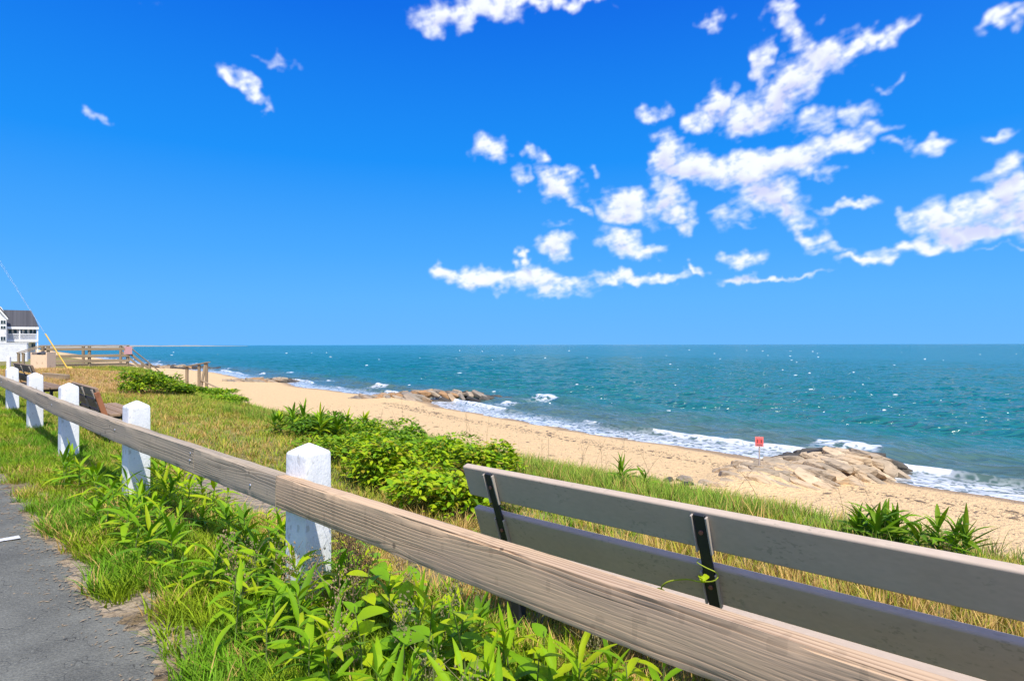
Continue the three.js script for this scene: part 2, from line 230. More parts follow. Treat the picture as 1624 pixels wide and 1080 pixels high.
{
  const as = graded([[-400, 60], [-30, 3], [-6, 0.25], [-3.5, 0.09], [8, 0.12], [20, 0.35], [60, 1.0], [160, 4], [600, 25], [4000, 250]]);
  const ns = graded([[-1500, 200], [-60, 12], [-6, 0.6], [-1.4, 0.1], [1.5, 0.1], [8, 0.2], [16, 0.35], [62, 0.5], [130, 6], [620, 20]]);
  const g = sheet(as, ns, (a, n) => W(a, n, ground(a, n)), (a, n, p) => {
    const e = nEdge(a), m = n - nWater(a), q = fbm(a * 2.3, n * 2.3, 4), q2 = fbm(a * 0.6 + 30, n * 0.6, 3);
    if (n < -0.45) return mix3(mix3(GRIT, SOIL, sst(0.42, 0.6, q)), SOIL, sst(-0.75, -0.45, n) * 0.7);
    let c = mix3(mix3(SOIL, LAWN, sst(0.3, 0.65, q2)), LAWN, sst(2, 9, a + n * 0.8) * 0.8);
    c = mix3(c, STRAW, isDry(a, n) * (0.5 + 0.5 * q)); c = mix3(c, GRIT, pathMask(a, n));
    if (a < 1.5 && n > 0) c = mix3(c, GRIT, 0.35 * sst(0.4, 0.6, q));
    c = mix3(c, SAND, sst(e + 0.2, e + 1.4, n + 1.2 * (q2 - 0.5)));
    if (m > -6) c = mix3(c, SANDW, sst(-2.6, -1.2, m + 2.0 * (fbm(a * 0.25, 3, 3) - 0.5)));
    return c;
  }, 1 / 3);
  struct('ground', g, M.ground);
}
// ---------------------------------------------------------------- parking lot
const lotEdge = (a) => -0.93 + 0.22 * (fbm(a * 1.3 + 4, 2, 4) - 0.5) + 0.12 * (fbm(a * 8, 5, 2) - 0.5) + 0.07 * (fbm(a * 26, 9, 2) - 0.5) + (a > 3 ? 0.03 * (a - 3) : 0);
{
  const as = graded([[-24, 0.6], [-4, 0.03], [6, 0.03], [14, 0.25], [45, 1]]), ts = [0, 0.02, 0.06, 0.14, 0.3, 0.6, 1];
  struct('parking_lot', sheet(as, ts, (a, t) => { const n = mix(lotEdge(a), -14, t); return W(a, n, gFence(a) + (t === 0 ? -0.010 : 0.002)); }, null, 1 / 1.6), M.asphalt);
  const line = (a0, n0, n1, w, dn) => sheet(graded([[a0 - w / 2, 0.03], [a0 + w / 2, 0.03]]), graded([[n1, 0.12], [n0, 0.12]]), (a, n) => { const aa = a + (n - n0) * dn + 0.012 * (fbm(n * 9, a > a0 ? 3 : 9, 2) - 0.5) * 2; return W(aa, n, gFence(aa) + 0.007); }, null, 1 / 1.2);
  struct('lot_marking', line(2.6, -1.06, -6, 0.085, 0.0), M.lotPaint);
  struct('lot_marking', line(5.3, -1.12, -6, 0.085, 0.0), M.lotPaint);
}
// ---------------------------------------------------------------- the sea: green-blue water, swells, breakers and foam
const OPEN = [0.003, 0.135, 0.138], seaTone = () => OPEN;   // one body colour for the open water; swell, chop and the sky do the rest
const SILT = [0.075, 0.135, 0.115], DEEPNEAR = [0.014, 0.140, 0.140];
const shoreMean = (m) => mix3(mix3([0.12, 0.145, 0.13], SILT, sst(-1, 5, m)), DEEPNEAR, sst(8, 26, m));
const swellAt = [[4.6, 0.34, 0.55], [11.3, 0.42, 1.1], [19.5, 0.34, 1.7], [30, 0.32, 2.2], [43, 0.26, 2.6], [60, 0.22, 3]];
const swellM = (k, a) => swellAt[k][0] + (k < 1 ? 1.2 : 2.6) * (fbm(a * 0.055 + k * 11, k * 5.3, 3) - 0.5) * (1 + k * 0.4);
const swellUp = (k, a) => 0.35 + 0.9 * sst(0.3, 0.7, fbm(a * 0.045 + k * 23, 9 + k, 2));
const broken = (k, a) => k === 0 ? sst(0.3, 0.45, fbm(a * 0.06 + 2, 41, 3)) : k === 1 ? Math.max(sst(3.0, 2.2, Math.abs(a - 13.2)), sst(8, 6, Math.abs(a - 66)) * sst(0.4, 0.5, fbm(a * 0.2, 8, 2)), sst(3, 2, Math.abs(a - 104))) : k === 2 ? sst(3.5, 2.5, Math.abs(a - 62)) : 0;
function seaY(a, m, x, z) {
  let y = 0.03 + 0.10 * sst(2.5, -2, m) * (fbm(a * 0.22, 13, 3) - 0.35) * 2;
  for (let k = 0; k < swellAt.length; k++) { const [, A, w] = swellAt[k], d = m - swellM(k, a), s = d < 0 ? w * 0.7 : w * 1.5; y += A * swellUp(k, a) * Math.exp(-(d * d) / (s * s)); }
  const c = sst(2, 9, m); y += c * (0.55 * (fbm(x * 0.30 - z * 0.12, z * 0.62 + x * 0.1, 3) - 0.5) + 0.8 * (fbm(x * 0.08 + 3, z * 0.20, 2) - 0.5)) * sst(420, 200, m);
  return SEA + y - 0.6 * sst(380, 420, m);
}
const M2 = {
  sea: new THREE.MeshPhysicalMaterial({ vertexColors: true, roughness: 0.14, ior: 1.33, specularIntensity: 0.62, bumpMap: T.chop, bumpScale: 1.1 }),
  shore: null,
  foam: std({ color: lin(0.86, 0.88, 0.9), roughness: 0.95 }),
};
const AP = 120, SH0 = -4, SH1 = 26;
{
  const fm = tex(2048, 1024, (u, v) => {
    const a = u * AP, m = SH0 + v * (SH1 - SH0), lace = fbm(u * 300, v * 75, 4, 300, 75), web = Math.abs(2 * fbm(u * 170 + 5, v * 42, 3, 170, 42) - 1), big = fbm(u * 24, v * 6 + 3, 3, 24, 6);
    let c = shoreMean(m + 7 * (fbm(u * 14 + 2, v * 5, 3, 14, 256) - 0.5) * sst(26, 17, m) * sst(2, 6, m));
    let f = 0;
    const sw = sst(5.4, 0.8, m + 2.2 * (big - 0.5)); f = Math.max(f, sw * sst(0.30 - 0.16 * sw, 0.05, web) * 0.9, sw * sst(0.52, 0.66, lace + 0.1 * sw) * 0.8);
    const edge = m + 1.6 * (fbm(u * 36, 4, 3, 36, 256) - 0.5); f = Math.max(f, sst(0.5, 0.15, Math.abs(edge - 0.25)) * 0.5);
    for (let q = 0; q < 3; q++) {
      const br = broken(q, a), d = m - swellM(q, a) + 0.5 * (lace - 0.5); if (br < 0.02) continue;
      f = Math.max(f, sst(0.35, 0.65, br + 0.7 * (lace - 0.5)) * sst(0.48 + q * 0.15, 0.12, Math.abs(d + 0.1)) * (0.7 + 0.5 * lace), br * (d < 0 ? sst(-5, 0, d) * sst(0.40, 0.10, web) * 0.85 : 0));
    }
    return mix3(c, [0.80, 0.82, 0.84], clamp(f) * 0.95);
  });
  fm.wrapT = THREE.ClampToEdgeWrapping;
  const sb = T.chop.clone(); sb.repeat.set(3, 1); sb.needsUpdate = true; M2.shore = new THREE.MeshPhysicalMaterial({ map: fm, roughness: 0.2, ior: 1.33, specularIntensity: 0.65, bumpMap: sb, bumpScale: 0.6 });
  const as = graded([[-70, 3], [-14, 0.6], [-6, 0.32], [45, 0.35], [110, 0.9], [300, 3], [640, 12]]);
  const pos = (a, m) => { const p = W(a, nWater(a) + m); p.y = seaY(a, m, p.x, p.z); return p; };
  struct('shallows', sheet(as, graded([[SH0, 0.4], [0, 0.2], [9, 0.2], [SH1, 0.35]]), pos, null, (a, m) => [a / AP, (m - SH0) / (SH1 - SH0)]), M2.shore);
  struct('sea', sheet(as, graded([[SH1, 0.35], [60, 0.7], [140, 2.4], [430, 10]]), pos, (a, m, p) => mix3(DEEPNEAR, seaTone(p.x, p.z), sst(26, 75, m)), (a, m, p) => [p.x / 38, p.z / 30]), M2.sea);
  const xs = graded([[-42000, 9000], [-6000, 900], [-900, 90], [0, 60], [900, 90], [6000, 900], [42000, 9000]]), zs = graded([[-46000, 8000], [-6000, 700], [-1200, 60], [-150, 40], [200, 60], [2000, 500]]);
  struct('open_sea', sheet(xs, zs, (x, z) => V(x, SEA - 0.42, z), (x, z) => seaTone(x, z), (a, m, p) => [p.x / 38, p.z / 30]), M2.sea);
  // little white crests scattered over the water
  srand(515); const list = [];
  for (let k = 0; k < 80; k++) {
    const d = 75 + 900 * Math.pow(rnd(), 2.2), u = rr(-0.55, 0.9), x = u * d, z = -d, [a, n] = AN(x, z), m = n - nWater(a); if (m < 14) continue;
    const L = rr(0.10, 0.45) * (1 + d / 300), wd = L * rr(0.16, 0.3), g = new THREE.SphereGeometry(1, 8, 5), p = g.attributes.position;
    for (let i = 0; i < p.count; i++) { const q = 0.6 + 0.8 * vn(p.getX(i) * 3 + k, p.getZ(i) * 3 + k * 3); p.setXYZ(i, p.getX(i) * q, p.getY(i) * q, p.getZ(i) * q); }
    g.scale(L, 0.05 + 0.0004 * d, wd); g.rotateY(rr(0.2, 0.7)); g.translate(x, (m < 400 ? seaY(a, m, x, z) : SEA - 0.42) + 0.04, z); g.computeVertexNormals(); list.push(g);
  }
  const wc = part('whitecaps', mergeGeometries(list), M2.foam, scene); tag(wc, 'small white wave crests scattered over the open water', 'whitecaps', null, 'stuff');
}
// far low coast across the bay
{
  const strip = (name, d, u0, u1, h, seedK, col) => {
    const N = 160, P = [], I = [], C = [];
    for (let i = 0; i <= N; i++) { const t = i / N, u = mix(u0, u1, t), hh = h * sst(0, 0.08, t) * sst(1, 0.75, t) * (0.35 + 0.9 * fbm(t * 26 + seedK, seedK, 4)), dd = d * (1 + 0.25 * t); for (const [k, yy, dz] of [[0, SEA - 1, 0], [1, SEA + hh * 0.35, 40], [2, SEA + hh, 160], [3, SEA + hh * 0.7, 900]]) { P.push(u * (dd + dz), yy, -(dd + dz)); C.push(...(k < 2 ? [0.34, 0.30, 0.23] : col)); } if (i) for (let k = 0; k < 3; k++) { const b = i * 4 + k, a = b - 4; I.push(a, b, a + 1, b, b + 1, a + 1); } }
    const g = new THREE.BufferGeometry(); g.setAttribute('position', new THREE.Float32BufferAttribute(P, 3)); g.setAttribute('color', new THREE.Float32BufferAttribute(C, 3)); g.setIndex(I); g.computeVertexNormals(); struct(name, g, std({ vertexColors: true, roughness: 1, side: THREE.DoubleSide }));
  };
  strip('far_coast', 4200, -0.78, -0.42, 11, 5, [0.22, 0.27, 0.24]);
  strip('far_coast', 1900, -0.86, -0.60, 9, 9, [0.20, 0.20, 0.12]);
}
// ---------------------------------------------------------------- the guard fence: white posts and one timber rail
const fp = [[-6.6, 0.02], [0, 0], null, null, null, null, null];
const postXZ = [[-1.25, -3.87], [-3.64, -6.1], [-5.70, -8.1], [-7.80, -10.3], [-9.99, -12.6], [-13.4, -16.3]];
const postAN = postXZ.map(([x, z]) => AN(x, z));
const railN = table([[-8, 0.0], ...postAN.map(([a, n]) => [a, n]), [30, postAN[5][1] + 0.9]]);
const railTop = table([[-9, 0.745], [0, 0.76], [3.3, 0.82], [6.2, 0.87], [9.2, 0.90], [12.4, 0.915], [17.5, 0.93], [30, 0.95]]);
function postGeo(h, tilt, s = 0.2) {
  const lv = [[-0.35, 1], [0.05, 1], [h * 0.35, 0.995], [h * 0.7, 0.985], [h - 0.075, 0.975], [h - 0.062, 0.965], [h - 0.05, 0.90], [h - 0.025, 0.5], [h - 0.006, 0.14], [h, 0.0]];
  const K = 28, P = [], I = [], U = [], r = 0.10;
  lv.forEach(([y, k], li) => { for (let i = 0; i <= K; i++) {
    const t = i / K * 4, q = Math.floor(t) % 4, f = t - Math.floor(t); let x, z; const e = (f * 2 - 1), ee = Math.sign(e) * (1 - Math.pow(1 - Math.abs(e), 1.0));
    [x, z] = [[ee, 1], [1, -ee], [-ee, -1], [-1, ee]][q]; const L = Math.max(1, Math.hypot(x, z) / (Math.SQRT2 * (1 - r * 0.5)) ); x /= L; z /= L;
    const wob = 1 + 0.018 * (fbm(x * 2 + y * 5 + h * 9, z * 2 + y * 4, 3) - 0.5) * (k > 0.2 ? 1 : 0); const yy = y + (k < 0.96 && k > 0.05 ? 0.006 * (fbm(x * 3 + h, z * 3, 2) - 0.5) : 0);
    P.push(x * s / 2 * k * wob + tilt[0] * y, yy, z * s / 2 * k * wob + tilt[1] * y); U.push(i / K * 0.8 / 0.6, y / 0.6 + (k < 0.9 ? (1 - k) * 0.15 : 0));
    if (li && i) { const A = li * (K + 1) + i, B = A - 1, D = A - K - 1, E = D - 1; I.push(E, D, B, D, A, B); }
  } });
  const g = new THREE.BufferGeometry(); g.setAttribute('position', new THREE.Float32BufferAttribute(P, 3)); g.setAttribute('uv', new THREE.Float32BufferAttribute(U, 2)); g.setIndex(I);
  return toCreasedNormals(g, 0.42);
}
function railGeo(a0, a1, step, hs = 0.19, th = 0.088, off = -0.125) {   // a weathered timber, edges worn, following the posts
  const prof = [], r = 0.009; for (const [cx, cy, s] of [[1, 1, 0], [-1, 1, 1], [-1, -1, 2], [1, -1, 3]]) for (let k = 0; k <= 2; k++) { const t = (s + k / 2) * Math.PI / 2; prof.push([cx * (th / 2 - r) + r * Math.cos(t), cy * (hs / 2 - r) + r * Math.sin(t)]); }
  const full = []; for (let i = 0; i < prof.length; i++) { const p = prof[i], q = prof[(i + 1) % prof.length]; full.push(p); if (Math.hypot(p[0] - q[0], p[1] - q[1]) > 0.03) for (let k = 1; k < 4; k++) full.push([mix(p[0], q[0], k / 4), mix(p[1], q[1], k / 4)]); }
  const K = full.length, N = Math.ceil((a1 - a0) / step), P = [], U = [], I = []; let per = 0; const pl = [0]; for (let i = 0; i < K; i++) { const p = full[i], q = full[(i + 1) % K]; per += Math.hypot(p[0] - q[0], p[1] - q[1]); pl.push(per); }
  for (let j = 0; j <= N; j++) { const a = mix(a0, a1, j / N), n0 = railN(a) + off, cy = railTop(a) - hs / 2;
    for (let i = 0; i <= K; i++) { const [pn, py] = full[i % K], wear = 0.006 * (fbm(a * 3.1 + i * 0.2, i * 0.31, 3) - 0.5) + (py > hs * 0.4 && Math.abs(pn) > th * 0.35 ? -0.006 * sst(0.5, 0.75, fbm(a * 2.2, 6 + i, 3)) : 0);
      const p = W(a, n0 + pn + Math.sign(pn) * wear, cy + py + Math.sign(py) * wear); P.push(p.x, p.y, p.z); U.push(a / 3 + a0 * 0.17, pl[i] / 0.75 + a0 * 0.13);
      if (j && i) { const A = j * (K + 1) + i, B = A - 1, D = A - K - 1, E = D - 1; I.push(A, D, B, B, D, E); } } }
  for (const j of [0, N]) { const c = P.length / 3, b = j * (K + 1), a = mix(a0, a1, j / N), p = W(a, railN(a) + off, railTop(a) - hs / 2); P.push(p.x, p.y, p.z); U.push(0.5, 0.5); for (let i = 0; i < K; i++) j ? I.push(c, b + i, b + i + 1) : I.push(c, b + i + 1, b + i); }
  const g = new THREE.BufferGeometry(); g.setAttribute('position', new THREE.Float32BufferAttribute(P, 3)); g.setAttribute('uv', new THREE.Float32BufferAttribute(U, 2)); g.setIndex(I); return toCreasedNormals(g, 0.7);
}
{
  const f = thing('guard_fence', 'white posts carrying one weathered timber rail along the parking lot edge', 'fence', [0, 0, 0]);
  srand(21);
  const tops = [0.95, 1.02, 1.07, 1.11, 1.13, 1.14], turns = [0.30, 0.04, 0.0, 0.02, -0.04, 0], tilts = [[0.0, 0.0], [0.045, 0.01], [-0.005, 0.0], [0.01, 0.0], [-0.01, 0.01], [0, 0]];
  const boltG = new THREE.SphereGeometry(0.012, 10, 6); boltG.scale(1, 1, 0.5);
  postXZ.forEach(([x, z], i) => {
    const [a, n] = postAN[i], gy = ground(a, n), m = part('post', postGeo(tops[i] - gy, tilts[i]), M.white, f);
    m.position.set(x, gy, z); m.rotation.y = Math.atan2(-AZ, AX) + Math.PI / 2 + Math.PI / 2 + turns[i] * 0.6;
  });
  const pr = part('post', postGeo(0.95, [0, 0]), M.white, f), q = W(-6.3, 0, 0); pr.position.copy(q); pr.position.y = ground(-6.3, 0); pr.rotation.y = Math.atan2(-AZ, AX);
  const bolt = (rail, a, dy, s = 1) => { const b = part('bolt', boltG, M.zinc, rail), p = W(a, railN(a) - 0.125 - 0.044 - 0.002, railTop(a) - 0.095 + dy); b.position.copy(p); b.rotation.y = Math.atan2(-NX, -NZ); b.scale.setScalar(s); };
  const r1 = part('rail', railGeo(-7.2, 0.075, 0.05), M.rail, f); bolt(r1, -6.3, 0.03);
  const r2 = part('rail', railGeo(0.083, 1.36, 0.05), M.railGrey, f); bolt(r2, 0.42, -0.02);
  const r3 = part('rail', railGeo(1.366, 9.2, 0.1), M.railGrey, f); bolt(r3, 1.42, 0.05, 0.8); bolt(r3, 1.43, -0.005);
  const r4 = part('rail', railGeo(9.206, 20, 0.2), M.railGrey, f); bolt(r4, 12.4, 0);
  for (const a of [3.3, 6.2]) bolt(r3, a, 0.02);
}

// ---------------------------------------------------------------- benches
function slat(L, h, t) { const g = box(L, h, t, 0, 0, 0, 0.01); const p = g.attributes.uv; for (let i = 0; i < p.count; i++) p.setXY(i, p.getX(i) * 1.5, p.getY(i) * 0.75); return g; }
const boltHead = new THREE.CylinderGeometry(0.009, 0.010, 0.008, 8); boltHead.rotateX(Math.PI / 2);
function makeBench(label, L, straps, back, group, { slats = [0.175, 0.175], gap = 0.078, top = 0.92, lean = 0.34, matSlat = M.bench, panel = false } = {}) {
  const b = thing('park_bench', label, 'bench', [0, 0, 0], 0, group), ca = Math.cos(lean), sa = Math.sin(lean);
  // the back leans towards +z (behind); s runs down it from its top edge
  const at = (s, off) => [top - s * ca - off * sa, 0.17 - s * sa + off * ca];        // off: behind the slats
  let s = 0; for (const h of slats) { const [y, z] = at(s + h / 2, -0.02), m = part('back_slat', slat(L, h, 0.042), matSlat, b); m.position.set(0, y, z); m.rotation.x = lean; s += h + gap; }
  const sEnd = s + 0.06;
  for (const z of [-0.08, -0.235, -0.39]) { const m = part('seat_slat', slat(L, 0.042, 0.14), matSlat, b); m.position.set(0, 0.435, z); }
  for (const x of straps) {
    const st = part('bracket', box(0.047, sEnd, 0.012, 0, 0, 0, 0.003), M.steel, b); { const [y, z] = at(0.012 + sEnd / 2, 0.0075); st.position.set(x, y, z); st.rotation.x = lean; }
    for (const k of [-1, 1]) { const fl = part('edge_strip', box(0.008, slats[0] - 0.01, 0.018, k * 0.031, sEnd / 2 - slats[0] / 2, 0.003, 0.002), M.flange, st); const f2 = part('edge_strip', box(0.008, slats[1] - 0.02, 0.018, k * 0.031, sEnd / 2 - slats[0] - gap - slats[1] / 2, 0.003, 0.002), M.flange, st); }
    let q = 0; for (const h of slats) { for (const f of [0.5]) { const bo = part('bolt', boltHead, M.rust, st); bo.position.set(0, sEnd / 2 + 0.012 - q - h * f, 0.009); } q += h + gap; }
    part('seat_bearer', box(0.05, 0.05, 0.5, x, 0.387, -0.22, 0.004), M.steel, b);
    part('leg', box(0.06, 0.50, 0.06, x, 0.13, -0.06, 0.004), M.steel, b); part('leg', box(0.06, 0.50, 0.06, x, 0.13, -0.38, 0.004), M.steel, b);
  }
  if (panel) for (const k of [1]) part('sunlit_end_panel', box(0.035, 0.42, 0.07, 0, 0, 0, 0.01).rotateX(lean).translate(k * (L / 2 + 0.03), top - 0.25, 0.09), std({ color: lin(0.42, 0.16, 0.07), map: T.paint, roughness: 0.8 }), b);  // panel coloured to stand for slat ends lit by the sun
  return b;
}
{
  srand(31);
  const L = 2.8, th = -42.6 * Math.PI / 180, xh = [0.736, 0.677], zh = [-0.677, 0.736], lt = [-0.27, -3.39];
  const b = makeBench('large taupe slat bench seen from behind, just past the timber rail', L, [-L / 2 + 0.2, -L / 2 + 1.36, -L / 2 + 2.52], true, 'benches facing the sea');
  const cx = lt[0] + xh[0] * L / 2 - zh[0] * 0.17, cz = lt[1] + xh[1] * L / 2 - zh[1] * 0.17; b.position.set(cx, 0.0, cz); b.rotation.y = th; 
  const [ba, bn] = AN(cx, cz); b.position.y = Math.min(0, ground(ba, bn) + 0.02);
  const mk = (label, u0, d0, u1, d1, topY, opt) => { // ends of the back in plan
    const p = V(u0 * d0, 0, -d0), q = V(u1 * d1, 0, -d1), Lb = p.distanceTo(q), m = p.clone().add(q).multiplyScalar(0.5), [a, n] = AN(m.x, m.z), gy = ground(a, n);
    const bb = makeBench(label, Lb, [-Lb / 2 + 0.15, 0, Lb / 2 - 0.2], false, 'benches facing the sea', { top: topY - gy, ...opt }); bb.position.set(m.x, gy, m.z); bb.rotation.y = -Math.atan2(q.z - p.z, q.x - p.x); return bb; };
  mk('weathered slat bench with a rust red panel standing for sunlit slat ends, behind the middle white posts', -0.680, 10.35, -0.640, 8.85, 0.95, { panel: true, matSlat: std({ map: T.woodGrey, roughness: 0.85, color: lin(0.75, 0.62, 0.55) }), slats: [0.15, 0.15, 0.15], gap: 0.03, lean: 0.3 });
  mk('dark slat bench seen from behind the farthest white posts', -0.779, 15.0, -0.748, 12.9, 1.14, { matSlat: std({ map: T.woodGrey, roughness: 0.85, color: lin(0.6, 0.5, 0.45) }) });
}
// ---------------------------------------------------------------- stone jetties
function stoneGeo(k) {                                     // a split, angular slab with worn corners
  const pts = []; for (let i = 0; i < 26; i++) { let x = rr(-1, 1), y = rr(-1, 1), z = rr(-1, 1); const m = Math.pow(Math.pow(Math.abs(x), 4) + Math.pow(Math.abs(y), 4) + Math.pow(Math.abs(z), 4), 0.25); const q = rr(0.86, 1) / m; pts.push(V(x * q, y * q, z * q)); }
  let g = new ConvexGeometry(pts); g = toCreasedNormals(g, 0.5); const p = g.attributes.position, u = new Float32Array(p.count * 2); for (let i = 0; i < p.count; i++) { u[2 * i] = p.getX(i) * 0.4 + p.getZ(i) * 0.23 + k; u[2 * i + 1] = p.getY(i) * 0.4 + p.getZ(i) * 0.2; } g.setAttribute('uv', new THREE.BufferAttribute(u, 2)); return g;
}
{
  srand(77); const G = []; for (let k = 0; k < 12; k++) G.push(stoneGeo(k * 0.13));
  const mats = (cols) => cols.map((c) => std({ color: lin(...c), map: T.rock, bumpMap: T.rockBump, bumpScale: 0.06, roughness: 0.92 }));
  const pale = mats([[0.60, 0.44, 0.26], [0.54, 0.405, 0.25], [0.45, 0.35, 0.23], [0.64, 0.49, 0.31], [0.38, 0.30, 0.20]]), dark = mats([[0.055, 0.05, 0.045], [0.08, 0.07, 0.055], [0.12, 0.105, 0.08]]), warm = mats([[0.42, 0.30, 0.18], [0.46, 0.36, 0.24], [0.34, 0.28, 0.20], [0.38, 0.29, 0.2], [0.30, 0.25, 0.19], [0.44, 0.25, 0.11]]);
  function jetty(label, A, B, half, rows, size, crest, light, darkFrom, lay, bury) {
    const dx = B[0] - A[0], dn = B[1] - A[1], L = Math.hypot(dx, dn), mid = W((A[0] + B[0]) / 2, (A[1] + B[1]) / 2), j = thing('stone_jetty', label, 'jetty', [mid.x, SEA, mid.z], 0, 'stone jetties along the beach');
    const nL = Math.round(L / (size * 0.95));
    for (let i = 0; i <= nL; i++) for (let r = 0; r < rows; r++) {
      const t = (i + rr(-0.35, 0.35)) / nL, s = (r - (rows - 1) / 2) / ((rows - 1) / 2), sp = s + rr(-0.13, 0.13), wide = half * (0.35 + 0.65 * sst(0, 0.35, t)) * (1 - 0.45 * sst(0.8, 1.05, t));
      const a = A[0] + dx * t - dn / L * sp * wide, n = A[1] + dn * t + dx / L * sp * wide, g = ground(a, n);
      const top = crest(t) - (1 - Math.sqrt(Math.max(0, 1 - sp * sp * 0.92))) * 1.1 + rr(-0.16, 0.16), y = Math.max(g - 0.1, top - size * 0.34) - bury(t, sp) * size * 0.3;
      const wet = t > darkFrom || (t > 0.55 && sp < -0.35 + 0.5 * (0.8 - t)) || y < SEA - 0.05, m = part('stone', pick(G), pick(wet ? dark : light), j), p = W(a, n, y);
      m.position.set(p.x - mid.x, p.y - SEA, p.z - mid.z); const sc = size * rr(0.75, 1.25);
      m.scale.set(sc * rr(0.75, 1.1), sc * rr(0.2, 0.32), sc * rr(0.3, 0.46)); m.rotation.set(rr(-0.3, 0.3), lay + rr(-0.4, 0.4), rr(-0.2, 0.15) - 0.36 * sp, 'YXZ');
    }
    return j;
  }
  jetty('pale sandy stone jetty with dark wet tip, behind the red beach sign', [12.6, 28.5], [9.8, 49.0], 3.1, 8, 1.0, (t) => mix(-5.75, -5.4, sst(0, 0.35, t)) - 1.05 * sst(0.76, 1.05, t), pale, 0.86, -0.7, (t, s) => (s > 0.1 ? 0 : 0.5) + 1.0 * sst(0.3, 0, t));
  jetty('brown and rust coloured stone jetty midway along the beach', [78.5, 49], [69.5, 71.5], 3.4, 5, 1.5, (t) => -5.5 - 1.5 * sst(0.6, 1.05, t), warm, 0.78, -0.7, (t) => sst(0.3, 0, t));
  jetty('low brown stone jetty farther up the beach, third from the bench', [134, 52], [139, 73], 3.4, 4, 1.8, (t) => -5.7 - 1.3 * sst(0.5, 1.05, t), warm, 0.85, 0.2, () => 0.2);
  jetty('distant dark jetty at the left end of the beach, beside the stair handrail', [262, 66], [229, 92], 5, 4, 2.6, (t) => -5.6 - 1.3 * sst(0.4, 1.05, t), dark.concat(warm), 0.7, 0.2, () => 0.2);
  let bs = 0;
  // loose stones and weed on the sand before the first jetty
  for (const [a, n, s, i] of [[15.2, 28.2, 0.5, 0], [14.6, 29.0, 0.42, 1], [13.9, 29.6, 0.55, 2], [13.2, 28.6, 0.35, 3], [16.1, 28.0, 0.3, 0]]) {
    const m = part(numbered('beach_stone'), G[i], (i % 2 ? dark : warm)[i % 3], scene), p = W(a, n, ground(a, n) + s * 0.1); m.position.copy(p); m.scale.set(s, s * 0.4, s * 0.6); m.rotation.y = i; tag(m, ['larger brown stone at the left of the loose row on the sand', 'dark stone second in the loose row before the jetty', 'brown stone in the loose row nearest the jetty end', 'dark stone behind the driftwood branch on the sand', 'smallest outermost stone of the loose row on the sand'][bs++], 'stone', 'loose stones before the jetty');
  }
  const dp = [[12.9, 26.6], [12.3, 27.1], [11.6, 27.0], [10.6, 27.6], [9.8, 27.7]].map(([a, n], i) => W(a, n, ground(a, n) + 0.04 + 0.05 * (i === 1)));
  tag(part('driftwood_branch', tube(dp, 0.10, 0.03, 7, 14), std({ map: T.woodGrey, color: lin(0.6, 0.5, 0.42), roughness: 0.9 }), scene), 'curved grey driftwood branch lying on sand before the nearest jetty', 'driftwood');
}
// ---------------------------------------------------------------- red beach sign
{
  const p = W(11.5, 33.7), gy = ground(11.5, 33.7), s = thing('beach_sign', 'small red square warning sign on a post among the jetty stones', 'sign', [p.x, gy, p.z], -0.35);
  const H = -3.72 - gy; part('post', new THREE.CylinderGeometry(0.035, 0.04, H + 0.3, 8).translate(0, H / 2 - 0.15, -0.03), std({ color: lin(0.42, 0.38, 0.34), roughness: 0.6 }), s);
  const cv = tex(96, 112, (u, v) => { const x = u, y = v; if (x < 0.05 || x > 0.95 || y < 0.04 || y > 0.96) return [0.75, 0.35, 0.33]; if (y > 0.10 && y < 0.18 && x > 0.14 && x < 0.86) return [0.12, 0.03, 0.03]; if (y > 0.34 && y < 0.7 && ((x > 0.2 && x < 0.32) || (x > 0.68 && x < 0.8))) return [0.15, 0.03, 0.03]; return y > 0.3 && y < 0.76 ? [0.72, 0.10, 0.10] : [0.70, 0.18, 0.17]; }, true, false);
  const pl = part('board', new RoundedBoxGeometry(0.46, 0.56, 0.02, 2, 0.008).translate(0, H - 0.29, 0.02), std({ color: lin(0.66, 0.10, 0.10), roughness: 0.55 }), s);
  const fc = part('print', new THREE.PlaneGeometry(0.43, 0.53).translate(0, H - 0.29, 0.034), std({ map: cv, roughness: 0.55 }), s);
}
